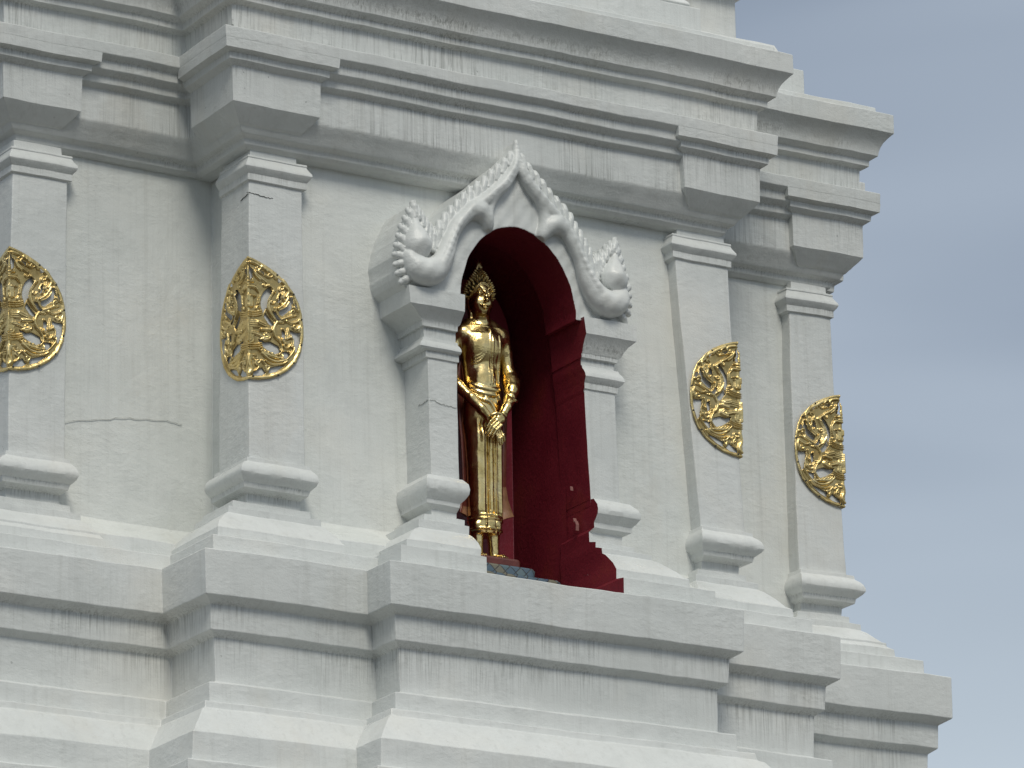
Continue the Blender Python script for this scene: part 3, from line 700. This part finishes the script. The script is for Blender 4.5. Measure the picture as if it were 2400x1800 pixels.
# ------------------------------------------------------------------ the statue
def build_statue():
    X0, Y0, ZF = -.012, .15, -.397      # model origin in place
    st = thing('buddha_statue', (X0, Y0, ZF-.04), 'gilded standing buddha statue with hands crossed low, inside the red arched niche', 'statue')
    def place(V):      # the figure stands turned a little towards the left
        V = np.array(V, float); a = math.radians(-9); x = V[:, 0]*.94; y = V[:, 1]
        return np.stack([x*math.cos(a)-y*math.sin(a)+X0, x*math.sin(a)+y*math.cos(a)+Y0, V[:, 2]+ZF], 1)
    h = .0030
    G = Grid((-.27, -.25, -.005), (.27, .17, 1.86), h)
    # legs and feet
    for s in (-1, 1):
        G.chain([(s*.058, -.01, .015, .036), (s*.057, -.005, .08, .033), (s*.055, 0, .20, .044), (s*.052, .0, .34, .055)], .01)
        G.chain([(s*.060, .01, .022, .030), (s*.064, -.06, .020, .030), (s*.070, -.115, .014, .024)], .012, (1, 1, .8))
        for t in range(5): G.capsule((s*(.052+.009*t), -.125, .012), (s*(.053+.010*t), -.150+.006*abs(t-1), .010), .009, .007, .003)
    # robe: lofted elliptic rings
    rings = [(.175, .090, .075, -.005), (.20, .108, .090, -.005), (.255, .113, .093, -.005), (.30, .108, .086, -.004), (.45, .106, .084, 0), (.60, .110, .088, 0), (.75, .122, .094, 0), (.88, .138, .102, .0), (.97, .134, .098, .0), (1.06, .124, .088, .004), (1.14, .120, .086, .006), (1.24, .130, .092, .004), (1.35, .138, .098, .002), (1.435, .149, .096, .004), (1.492, .130, .078, .008), (1.522, .080, .060, .008), (1.545, .05, .045, .004)]
    zs = np.array([r[0] for r in rings]); A = np.array([r[1] for r in rings]); B = np.array([r[2] for r in rings]); Cy = np.array([r[3] for r in rings])
    def robe(X, Y, Zz):
        z = np.clip(Zz, zs[0], zs[-1]); a = np.interp(z, zs, A); b = np.interp(z, zs, B); cy = np.interp(z, zs, Cy)
        k = np.sqrt((X/a)**2+((Y-cy)/b)**2); d = (k-1)*np.minimum(a, b)
        fr = np.clip((-(Y-cy)/b-.05)*3, 0, 1)
        lowz = np.clip((Zz-.27)*40, 0, 1)*np.clip((.90-Zz)*20, 0, 1)
        for x0, am, wd in ((-.031, .013, .0060), (-.012, .013, .0060), (.027, .012, .0060), (.044, .013, .0060), (.083, .012, .007), (-.080, .006, .012)): d = d-am*np.exp(-((X-x0-.006*np.sin(2.2*Zz))/wd)**2)*fr*lowz
        for x0, am, wd in ((-.0215, .012, .0045), (.0355, .012, .0045), (-.050, .008, .010), (.009, .010, .011), (.064, .010, .010)): d = d+am*np.exp(-((X-x0-.006*np.sin(2.2*Zz))/wd)**2)*fr*lowz
        upz = np.clip((Zz-1.10)*30, 0, 1)*np.clip((1.46-Zz)*14, 0, 1)
        for x0, am, wd in ((.020, .0105, .0058), (.037, .0095, .0055), (.094, .0105, .0070)): d = d-am*np.exp(-((X-x0-.02*(Zz-1.1))/wd)**2)*fr*upz
        return np.maximum(d, np.maximum(zs[0]-Zz, Zz-zs[-1]))
    G.add((-.17, -.14, .17), (.17, .14, 1.56), robe, .008)
    def front(x, z):
        a = np.interp(z, zs, A); b = np.interp(z, zs, B); cy = np.interp(z, zs, Cy)
        q = max(0., 1-(x/a)**2); return cy-b*math.sqrt(q)
    def fold(pts, r, k=.006, lift=.0, sub=False):
        P = smooth_pts([(p[0], 0, p[1]) for p in pts], 5)
        Q = [(p[0], front(p[0], p[2])-lift, p[2], r) for p in P]; G.chain(Q, k, None, sub)
    # shoulders, neck
    for s in (-1, 1):
        G.ell((s*.135, .010, 1.445), (.066, .064, .060), .05)
        G.chain([(s*.02, .012, 1.534, .042), (s*.075, .012, 1.506, .044), (s*.13, .012, 1.464, .050)], .035)
    G.chain([(0, .006, 1.46, .062), (0, .0, 1.53, .056), (0, -.008, 1.60, .054)], .02)
    for z in (1.560,): G.add((-.06, -.06, z-.02), (.06, .06, z+.02), lambda X, Y, Zz, z=z: np.sqrt((np.sqrt((X)**2+(Y+.0)**2)-.055)**2+(Zz-z)**2)-.005, .006)
    # chest: soft breast and navel lines
    G.ell((0, -.056, 1.36), (.112, .042, .080), .05)
    G.ell((0, -.066, 1.13), (.070, .026, .080), .04)
    # arms
    G.chain([(.155, .010, 1.44, .052), (.176, .018, 1.36, .047), (.190, .020, 1.27, .043), (.198, .006, 1.18, .044), (.188, -.040, 1.11, .043), (.156, -.090, 1.035, .038), (.118, -.120, .965, .031), (.092, -.130, .925, .027)], .012)
    G.chain([(-.155, .010, 1.44, .052), (-.180, .018, 1.36, .046), (-.198, .020, 1.26, .041), (-.204, .004, 1.16, .039), (-.182, -.045, 1.095, .036), (-.120, -.098, 1.010, .033), (-.058, -.120, .940, .029), (-.012, -.126, .890, .026)], .012)
    # drapery of the covered arm
    G.chain([(.200, .006, 1.21, .047), (.198, -.020, 1.15, .050), (.182, -.062, 1.10, .046)], .03)
    G.chain([(.120, -.136, 1.045, .005), (.142, -.144, 1.025, .008), (.176, -.128, 1.012, .008), (.206, -.088, 1.022, .007), (.222, -.045, 1.04, .005)], .008)
    # lower hand: palm and fingers pointing down to the right
    G.chain([(-.012, -.124, .882, .024), (.022, -.124, .845, .027), (.040, -.126, .815, .024)], .012, (1, .62, 1))
    for i, (dx, dz, ln) in enumerate([(-.022, -.004, .060), (-.007, -.010, .072), (.009, -.006, .070), (.024, .002, .058)]):
        x0, z0 = .044+dx, .802+dz
        G.chain([(x0, -.132, z0, .0095), (x0+.014, -.140, z0-ln*.5, .009), (x0+.022, -.136, z0-ln, .007)], .0025)
    # upper hand, laid across the wrist, fingers pointing down to the left
    G.chain([(.088, -.134, .902, .026), (.060, -.150, .880, .031), (.035, -.158, .862, .029)], .012, (1, .62, 1))
    for i, (ox, oz, ln) in enumerate([(-.022, .016, .074), (-.008, -.002, .092), (.006, -.018, .090), (.020, -.033, .074)]):
        x0, z0 = .026+ox, .862+oz-.004
        G.chain([(x0+.012, -.166, z0+.008, .0105), (x0-ln*.34, -.172, z0-ln*.36, .0100), (x0-ln*.60, -.166, z0-ln*.78, .0085), (x0-ln*.68, -.158, z0-ln*.93, .0070)], .0022)
    G.chain([(.060, -.158, .905, .013), (.022, -.168, .905, .011), (-.008, -.166, .893, .009), (-.026, -.158, .880, .007)], .003)
    # robe edge across the chest and folded band over the shoulder
    for o in (0, .018, .036): fold([(.040-o*.2, 1.47-o*.1), (.026-o*.2, 1.40), (.0, 1.34-o*.5), (-.045, 1.295-o), (-.09, 1.280-o)], .0068, .005, .0025)
    fold([(.030, 1.130), (.06, 1.126), (.100, 1.120)], .0065, .006, .002)
    fold([(.050, 1.125), (.070, 1.085), (.092, 1.03)], .009, .008, .002); fold([(.035, 1.10), (.052, 1.065), (.066, 1.00)], .007, .007, .002)
    # sash
    fold([(-.098, 1.112), (-.06, 1.092), (.0, 1.078), (.06, 1.080), (.09, 1.09)], .016, .012, .001)
    fold([(-.098, 1.082), (-.06, 1.060), (.0, 1.046), (.06, 1.048)], .012, .010, .003)
    fold([(-.095, 1.045), (-.05, 1.018), (.02, .995)], .008, .012, .001); fold([(-.02, 1.03), (.03, .975), (.05, .93)], .008, .012, .001)
    # central pleats
    for s in (-1, 1): G.capsule((s*.052, -.030, .78), (s*.050, -.026, .32), .062, .060, .03)
    # hem rolls
    def ringz(z, r, sc_=1.0, tilt=0):
        a = np.interp(z, zs, A)*sc_; b = np.interp(z, zs, B)*sc_
        def fn(X, Y, Zz):
            k = np.sqrt((X/a)**2+((Y+.005)/b)**2); d = (k-1)*np.minimum(a, b)
            return np.sqrt(d*d+(Zz-z-tilt*X)**2)-r
        G.add((-.15, -.13, z-.03), (.15, .13, z+.03), fn, .004)
    ringz(.285, .008); ringz(.262, .007); ringz(.200, .007)
    fold([(-.10, .305), (-.07, .292), (-.035, .290)], .006, .003, .003); fold([(.0, .31), (.012, .285), (.05, .278)], .006, .003, .004)
    for x in (-.028, .042, .078): fold([(x, .26), (x, .18)], .0055, .003, .000, True)
    for x, w in ((-.07, .034), (.008, .028), (.062, .022)): G.ell((x, front(x, .22)+.012, .224), (w, .018, .030), .012)
    # head
    hx, hy, hz = -.012, -.032, 1.666
    G.ell((hx, hy+.012, hz+.026), (.080, .090, .112), .01)
    G.ell((hx, hy-.016, hz-.045), (.068, .066, .072), .03)
    G.ell((hx, hy-.052, hz-.092), (.024, .020, .018), .016)      # chin
    for s in (-1, 1):
        G.ell((hx+s*.038, hy-.046, hz-.035), (.026, .024, .030), .018)     # cheek
        # brow ridge, long and joined to the nose
        G.chain([(hx+s*.009, hy-.088, hz+.030, .0052), (hx+s*.027, hy-.083, hz+.052, .0052), (hx+s*.048, hy-.070, hz+.048, .0045), (hx+s*.064, hy-.050, hz+.030, .003)], .004)
        G.ell((hx+s*.031, hy-.082, hz+.022), (.023, .014, .014), .005, True)   # socket
        G.ell((hx+s*.031, hy-.066, hz+.018), (.020, .0165, .0115), .002)       # eyeball with lowered lid
        G.chain([(hx+s*.013, hy-.078, hz+.010, .0028), (hx+s*.031, hy-.0835, hz+.006, .0032), (hx+s*.050, hy-.066, hz+.013, .0025)], .001)
        # ears with long lobes
        G.chain([(hx+s*.074, hy+.022, hz+.030, .013), (hx+s*.078, hy+.026, hz-.01, .015), (hx+s*.070, hy+.024, hz-.05, .014), (hx+s*.062, hy+.024, hz-.090, .015), (hx+s*.062, hy+.022, hz-.122, .013)], .006, (.8, 1.3, 1))
        G.ell((hx+s*.011, hy-.098, hz-.036), (.0095, .010, .0078), .004)        # nostril wing
        G.chain([(hx+s*.004, hy-.0955, hz-.061, .0062), (hx+s*.018, hy-.090, hz-.060, .0054), (hx+s*.031, hy-.077, hz-.056, .0032)], .002)
        G.chain([(hx+s*.003, hy-.093, hz-.0765, .0070), (hx+s*.015, hy-.088, hz-.0745, .0060), (hx+s*.028, hy-.078, hz-.063, .003)], .002)
    G.chain([(hx, hy-.084, hz+.036, .0085), (hx, hy-.098, hz-.002, .0095), (hx, hy-.110, hz-.031, .0115)], .006)
    G.chain([(hx-.028, hy-.082, hz-.065, .0020), (hx, hy-.0995, hz-.0685, .0028), (hx+.028, hy-.082, hz-.065, .0020)], .001, None, True)
    # hair line band
    def hb(X, Y, Zz):
        yy_ = Y-hy-.012; zz_ = Zz-hz-.026; e = np.sqrt((X-hx)**2/.083**2+yy_**2/.093**2+zz_**2/.115**2)-1
        pl = (zz_-.072+12*(X-hx)**2+.10*(yy_+.088))*.6
        return np.sqrt((e*.08)**2+(pl*.8)**2)-.0042
    G.add((hx-.09, hy-.12, hz-.04), (hx+.09, hy+.02, hz+.12), hb, .003)
    V, Q = G.mesh()
    body = mesh_obj('body', place(V), Q, GOLD, st, smooth=True, wobble=False)
    # hair: skull cap, knot and flame with rows of small pointed curls
    G2 = Grid((-.12, -.16, 1.56), (.11, .13, 1.95), .005)
    G2.ell((hx, hy+.020, hz+.036), (.087, .096, .116), .01)
    G2.chain([(hx, hy+.010, hz+.13, .044), (hx, hy+.006, hz+.165, .028), (hx-.002, hy+.004, hz+.212, .010)], .02)
    def facecut(X, Y, Zz):     # leave the face free below the hair line
        yy_ = Y-hy-.012; zz_ = Zz-hz-.026
        pl = (zz_-.075+12*(X-hx)**2+.10*(yy_+.088))*.6
        return np.maximum(pl, yy_+.005)
    G2.add((-.14, -.2, 1.5), (.14, .0, 1.82), facecut, .002, True)
    Vh, Qh = G2.mesh(); Vh = list(map(tuple, Vh)); Qh = list(map(tuple, Qh.tolist())); ncap = len(Qh)
    def spike(c, nrm, r, ln):
        nrm = Vector(nrm).normalized(); t1 = nrm.orthogonal().normalized(); t2 = nrm.cross(t1); b = len(Vh); c = Vector(c)
        for (f, rr) in ((-.3, 1.0), (.25, .95), (.7, .55)):
            for k in range(6): a = k*math.pi/3; Vh.append(tuple(c+nrm*ln*f+(t1*math.cos(a)+t2*math.sin(a))*r*rr))
        Vh.append(tuple(c+nrm*ln*1.0))
        for i in (0, 1):
            for k in range(6): Qh.append((b+i*6+k, b+i*6+(k+1) % 6, b+(i+1)*6+(k+1) % 6, b+(i+1)*6+k))
        for k in range(6): Qh.append((b+12+k, b+12+(k+1) % 6, b+18))
    c0 = Vector((hx, hy+.020, hz+.036)); R3 = (.091, .099, .119)
    rows = 12
    for i in range(rows):
        el = math.radians(-30+i*10.5); nn = max(3, int(22*math.cos(el)))
        for k in range(nn):
            a = 2*math.pi*(k+.5*(i % 2))/nn
            d = Vector((math.cos(a)*math.cos(el), math.sin(a)*math.cos(el), math.sin(el)))
            p = c0+Vector((d.x*R3[0], d.y*R3[1], d.z*R3[2]))
            yy_ = p.y-hy-.012; zz_ = p.z-hz-.026
            if yy_ < .0 and zz_-.080+12*(p.x-hx)**2+.10*(yy_+.088) < 0: continue
            nrm = Vector((d.x/R3[0], d.y/R3[1], d.z/R3[2])).normalized()+Vector((0, 0, .12))
            spike(p, nrm, .0078, .021)
    for i in range(6):
        f = i/5; z = hz+.145+f*.066; r = (1-f)**1.1*.040+.008; nn = max(5, int(2*math.pi*r/.0175))
        for k in range(nn):
            a = 2*math.pi*(k+.5*(i % 2))/nn
            spike((hx+r*math.cos(a), hy+.008+r*math.sin(a), z), (math.cos(a)*1.0, math.sin(a)*1.0, .35), .0070, .018)
    # flame finial
    for s_, (dx, dz) in enumerate([(0, .0), (-.010, -.012), (.010, -.008), (-.004, -.02), (.006, -.024)]):
        spike((hx+dx, hy+.004, hz+.226+dz), (dx*4, 0, 1), .0085, .034)
    hair = mesh_obj('hair', place(Vh), Qh, HAIRG, st, smooth=False, wobble=False, mats=[HAIRG, HAIRD], fmat=[1]*ncap+[0]*(len(Qh)-ncap))
    # cloak hanging behind the body from the forearms, flaring at the hem
    cz = [1.42, 1.25, 1.10, .95, .80, .65, .50, .42, .36, .315, .30]
    hw = [.10, .165, .195, .185, .172, .165, .160, .172, .190, .205, .155]
    yb = [.07, .075, .07, .05, .045, .045, .05, .05, .045, .04, .04]
    Vc = []; Fc = []; nC = 15
    for side_y in (0, .010):
        for z, w, y_ in zip(cz, hw, yb):
            for k in range(nC):
                u = -1+2*k/(nC-1); 
                Vc.append((u*w*(.86 if u < 0 else 1), y_+side_y-.035*abs(u)**2+.006*math.sin(9*u+z*5), z-(.045*(1-abs(u))*(1 if z < .33 else 0))))
    m_ = len(cz)
    for s_ in (0, 1):
        for i in range(m_-1):
            for k in range(nC-1):
                a = s_*m_*nC+i*nC+k; q = (a, a+nC, a+nC+1, a+1); Fc.append(q if s_ == 0 else q[::-1])
    for i in range(m_-1):
        for k in (0, nC-1):
            a = i*nC+k; b = m_*nC+a; Fc.append((a, b, b+nC, a+nC))
    for i in (0, m_-1):
        for k in range(nC-1):
            a = i*nC+k; b = m_*nC+a; Fc.append((a, a+1, b+1, b))
    fm = [1 if sum(Vc[i][2] for i in f)/4 < .52-.6*max(0, .17-sum(Vc[i][0] for i in f)/4) else 0 for f in Fc]
    mesh_obj('cloak', place(Vc), Fc, CLOTH, st, smooth=True, wobble=False, mats=[CLOTH, TAN], fmat=fm)
    rbox('footplate', X0-.15, X0+.155, Y0-.165, Y0+.12, ZF-.043, ZF+.002, .03, CLOTH, st)
    return st
HAIRG = make_gold('gilded_curls', .5, .25, .40, 60, .001)
HAIRD = make_simple('dark_scalp', (0.05, 0.034, 0.015), 0.5)  # darker tone of the cap between the curls
statue = build_statue()

# ------------------------------------------------------------------ pierced gold medallions
ST = []   # strokes: points in a working frame (X to the right, Y down), width, height
def S(w, hgt, *pts): ST.append((w, hgt, pts))
def spiral(cx, cy, r, hand=1, a0=0, w=14, hgt=.010):
    P = []
    for k in range(15):
        f = k/14; a = a0+hand*f*5.2; rr = r*(1-.82*f); P.append((cx+rr*math.cos(a), cy+rr*math.sin(a)))
    S(w, hgt, *P); S(r*.85, hgt*.45, (cx, cy), (cx+.1, cy))
# figure in the middle
S(13, .012, (458, 215), (458, 300)); S(30, .012, (458, 300), (458, 400)); S(46, .010, (458, 360), (458, 420)); S(30, .014, (458, 432), (520, 440), (545, 470))
for y in (330, 372, 410): S(9, .016, (458, y), (458+(y-280)*.55, y+4))
S(70, .013, (458, 560), (462, 650)); S(10, .017, (458, 540), (458, 610)); S(9, .016, (475, 548), (505, 545), (530, 556)); S(7, .006, (478, 572), (512, 572))
S(7, .017, (460, 678), (485, 676)); spiral(565, 690, 42, 1, 1.2, 15, .013); S(16, .012, (545, 480), (575, 520), (572, 590), (560, 640))
for y in (742, 766, 790): S(12, .015, (458, y), (540, y-2), (600, y-18))
S(82, .010, (470, 880), (560, 885), (600, 900)); S(60, .013, (560, 870), (640, 910)); S(9, .017, (458, 850), (458, 1100)); S(75, .009, (458, 950), (470, 1070))
S(34, .014, (600, 955), (700, 960)); S(46, .012, (660, 1010), (690, 1050), (620, 1070)); S(40, .010, (620, 1040), (540, 1000), (490, 990))
for y in (1135, 1160, 1185): S(13, .015, (458, y), (540, y-4), (600, y-20))
for i in range(5): S(20, .012+.001*(i % 2), (560+i*40, 1185+i*14), (610+i*45, 1240+i*16), (690+i*42, 1278+i*8))
S(26, .012, (600, 1240), (680, 1310), (780, 1345), (880, 1330)); S(16, .013, (640, 1330), (720, 1375), (840, 1372), (900, 1340))
spiral(500, 1290, 45, -1, .3, 17); spiral(555, 1350, 42, 1, 2, 15); S(26, .012, (470, 1260), (462, 1350), (480, 1440), (462, 1490)); S(20, .011, (520, 1330), (560, 1400), (520, 1450)); S(24, .011, (600, 1330), (650, 1390), (690, 1410), (660, 1450)); S(18, .012, (640, 1400), (655, 1465))
S(24, .007, (458, 190), (458, 800), (458, 1490))
# foliage
S(25, .012, (480, 135), (550, 165), (590, 205), (572, 232)); spiral(560, 200, 26, 1, 0, 10)
S(20, .012, (495, 215), (530, 300), (580, 350)); S(26, .012, (520, 260), (590, 330), (650, 380)); spiral(640, 410, 40, 1, -1.5, 16); S(22, .012, (540, 240), (640, 290), (690, 320))
S(34, .011, (610, 190), (700, 250), (770, 310), (860, 380), (900, 430)); spiral(700, 292, 36, 1, 0, 13); S(20, .013, (640, 215), (670, 250)); spiral(775, 330, 26, -1, 0, 10)
spiral(850, 460, 44, 1, 2, 15); S(28, .011, (880, 430), (930, 490), (900, 560)); S(24, .012, (690, 420), (740, 470), (720, 540), (680, 600))
S(40, .012, (750, 480), (700, 560), (680, 640), (700, 740), (760, 820), (820, 860)); S(14, .016, (730, 500), (668, 600), (660, 690), (720, 800)); spiral(730, 615, 34, 1, 0, 12)
S(14, .013, (765, 690), (775, 770), (825, 835)); S(18, .012, (830, 520), (800, 580), (830, 640)); S(20, .012, (870, 500), (860, 570), (880, 620)); S(27, .013, (800, 700), (860, 660), (900, 610), (925, 560)); S(16, .011, (810, 720), (880, 690), (930, 620))
spiral(985, 745, 50, 1, 1, 18); S(24, .012, (945, 700), (980, 690), (1040, 730)); S(28, .012, (760, 900), (800, 850), (880, 820), (960, 790)); spiral(860, 870, 34, -1, 0, 13); S(24, .011, (900, 850), (960, 880), (1050, 850))
spiral(1000, 920, 44, 1, 0, 16); S(20, .012, (1040, 840), (1060, 900), (1040, 980)); S(30, .012, (760, 900), (740, 960), (760, 1040), (800, 1080)); spiral(780, 1050, 32, 1, 0, 13); S(18, .012, (850, 950), (870, 1010), (845, 1080), (860, 1120)); S(14, .012, (920, 940), (905, 1000), (900, 1060))
spiral(890, 1140, 52, 1, 0, 19); S(22, .012, (950, 1030), (975, 1090), (965, 1170)); S(24, .011, (900, 1070), (950, 1050)); S(15, .012, (800, 1090), (830, 1150), (835, 1210), (800, 1260)); S(18, .012, (870, 1340), (940, 1270), (985, 1200), (1000, 1130)); S(12, .012, (860, 1220), (850, 1290)); S(14, .012, (930, 1220), (900, 1260))
S(22, .011, (860, 330), (900, 400), (930, 460)); S(16, .011, (965, 560), (985, 640), (1010, 700))

GAPS = [[(466, 165), (490, 240), (500, 330), (476, 335)], [(640, 490), (700, 440), (718, 500), (665, 590), (650, 690), (625, 745), (596, 650), (604, 560)],
 [(650, 755), (700, 830), (742, 885), (722, 905), (690, 885), (635, 800)], [(812, 735), (870, 705), (925, 665), (950, 565), (978, 600), (945, 715), (855, 785), (822, 775)],
 [(742, 735), (768, 755), (818, 842), (798, 852), (757, 805)], [(855, 960), (882, 990), (872, 1085), (850, 1065), (843, 990)],
 [(945, 965), (1000, 992), (1058, 1000), (1056, 1100), (1012, 1230), (990, 1190), (985, 1085), (962, 1040)],
 [(565, 1075), (640, 1112), (705, 1105), (800, 1160), (818, 1225), (760, 1250), (690, 1212), (615, 1150)], [(850, 1228), (905, 1228), (932, 1250), (882, 1312), (850, 1292)],
 [(500, 1478), (560, 1445), (600, 1418), (640, 1480), (600, 1503), (500, 1508)], [(690, 1425), (790, 1402), (872, 1392), (765, 1462), (690, 1480)],
 [(585, 235), (640, 258), (625, 290), (600, 268)], [(798, 560), (826, 522), (830, 590), (806, 625)], [(1000, 640), (1045, 700), (1030, 715), (1000, 680)], [(800, 345), (835, 372), (815, 385)]]
def med_pattern():
    h = .0030; U = .375; W = .80
    nu = int(U/h)+1; nw = int(W/h)+1
    u = np.arange(nu)*h; w = np.arange(nw)*h
    Ug, Wg = np.meshgrid(u, w, indexing='ij')
    # outline radius of the leaf: half-width as a function of height
    zz = np.array([.478, .484, .50, .53, .57, .63, .70, .78, .86, .93, 1.0, 1.06, 1.12, 1.17, 1.205, 1.232, 1.245])
    hw = np.array([.0, .06, .135, .20, .262, .318, .350, .366, .367, .358, .338, .306, .252, .185, .118, .045, .0])
    z = Wg+.46
    edge = np.interp(z, zz, hw, left=-.05, right=-.05)
    # distance to outline polyline
    P = [(hw[i], zz[i]) for i in range(len(zz))]
    dmin = np.full(Ug.shape, 9.)
    for a, b in zip(P[:-1], P[1:]):
        ex, ez = b[0]-a[0], b[1]-a[1]; t = np.clip(((Ug-a[0])*ex+(z-a[1])*ez)/(ex*ex+ez*ez), 0, 1)
        dmin = np.minimum(dmin, np.hypot(Ug-a[0]-t*ex, z-a[1]-t*ez))
    inside = Ug < edge
    rimm = inside & (dmin < .023)
    H = np.full(Ug.shape, -1.0)
    H[rimm] = .005+.004*np.sin(np.pi*np.clip(dmin[rimm]/.021, 0, 1))
    sc_u = .365/645; sc_z = .75/1460
    cv = lambda p: ((p[0]-455)*sc_u, 1.235-(p[1]-80)*sc_z+.055*((p[0]-455)/645))
    H[inside & (H < 0)] = .0021
    for (wd, hg, pts) in ST:
        Pt = smooth_pts([((p[0]-455)*sc_u, 1.235-(p[1]-80)*sc_z+.055*((p[0]-455)/645)) for p in pts], 4) if len(pts) > 2 else [((p[0]-455)*sc_u, 1.235-(p[1]-80)*sc_z+.055*((p[0]-455)/645)) for p in pts]
        r = wd*.5*1.20*sc_u+.0005
        D = np.full(Ug.shape, 9.)
        for a, b in zip(Pt[:-1], Pt[1:]):
            ex, ez = b[0]-a[0], b[1]-a[1]; t = np.clip(((Ug-a[0])*ex+(z-a[1])*ez)/(ex*ex+ez*ez+1e-12), 0, 1)
            D = np.minimum(D, np.hypot(Ug-a[0]-t*ex, z-a[1]-t*ez))
        m = (D < r) & inside
        v = hg*(.35+.9*np.sqrt(np.clip(1-(D/r)**2, 0, 1)))
        if r > .014: v = v-.0035*(np.cos(D*2*np.pi/.0125)*.5+.5)*(D < r*.9)
        H[m] = np.maximum(H[m], v[m])
    for gp in GAPS:
        dg = poly_sdf(Ug, z, [cv(p) for p in gp])
        H[(dg < .001) & ~rimm] = -1
    # small holes for the fixing nails and gaps kept from the photograph's openwork
    return u, w, H
MU, MW, MH = med_pattern()
MP = np.where((MH > 0) & (MH < .0026), 0.8, 0.0); PT = []  # shade painted on the low ground between the raised strokes
def half_mesh(place, lim=None):
    V = []; Fc = []; PT.clear(); idm = -np.ones(MH.shape, int)
    ok = MH > 0
    cells = ok[:-1, :-1] & ok[1:, :-1] & ok[:-1, 1:] & ok[1:, 1:]
    for i, j in np.argwhere(cells):
        q = []
        for (a, b) in ((i, j), (i+1, j), (i+1, j+1), (i, j+1)):
            if idm[a, b] < 0: idm[a, b] = len(V); V.append(place(MU[a], MW[b]+.46, MH[a, b])); PT.append(MP[a, b])
            q.append(int(idm[a, b]))
        Fc.append(tuple(q))
    return V, Fc
def medallion(cx, cy, s, label, dz=0, front_dir=1, flip_front=False):
    """folded round a vertical corner at (cx,cy); front half runs along s*x from the corner, side half along +y"""
    t = thing('gold_medallion', (cx, cy-.01, .48+dz), label, 'medallion', 'pierced gold medallions on the corner pilasters')
    Vf, Ff = half_mesh(lambda u, z, hh: (cx+s*(u-(.004+hh*.8)*max(0, 1-u/.02)), cy-.004-hh-.0012*math.sin(50*z+30*u), z+dz))
    Vs, Fs = half_mesh(lambda u, z, hh: (cx-s*(.004+hh*.8), cy+u*.93-(.004+hh)*max(0, 1-u/.02), z+dz))
    if s > 0: Fs = [f[::-1] for f in Fs]
    else: Ff = [f[::-1] for f in Ff]
    for nm, V, Fc in (('front_leaf', Vf, Ff), ('side_leaf', Vs, Fs)):
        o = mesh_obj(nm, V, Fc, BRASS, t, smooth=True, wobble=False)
        at_ = o.data.attributes.new('recess_shade', 'FLOAT', 'POINT'); at_.data.foreach_set('value', [float(v) for v in PT])
        m = o.modifiers.new('thick', 'SOLIDIFY'); m.thickness = .003; m.offset = -1
    # nails on the rim
    for (u, z) in [(.02, .50), (.19, .52+.01), (.295, .62), (.348, .74), (.352, .90), (.30, 1.05), (.19, 1.155)]:
        V = []; Fc = []
        for (r, d) in ((.0062, .006), (.0062, .0125), (.002, .0145)):
            for k in range(8): a = k*math.pi/4; V.append((cx+s*(u+r*math.cos(a)), cy-.004-d, z+dz+r*math.sin(a)))
        for i in (0, 1):
            for k in range(8): Fc.append((i*8+k, i*8+(k+1) % 8, (i+1)*8+(k+1) % 8, (i+1)*8+k))
        Fc.append(tuple(16+k for k in range(8)))
        mesh_obj('nail', V, Fc, CRACK, t, wobble=False)
    return t

medallion(-1.712, .003, 1, 'pierced gold leaf medallion folded round the pilaster corner just left of the niche', 0)
medallion(-3.018, .538, 1, 'pierced gold leaf medallion on the far left pilaster, cut by the photo edge', .015)
medallion(1.782, .003, -1, 'bright half medallion of pierced gold on the pilaster just right of the niche', 0)
medallion(2.944, .538, -1, 'darker half medallion of pierced gold on the outermost right pilaster beside the sky', -.03)
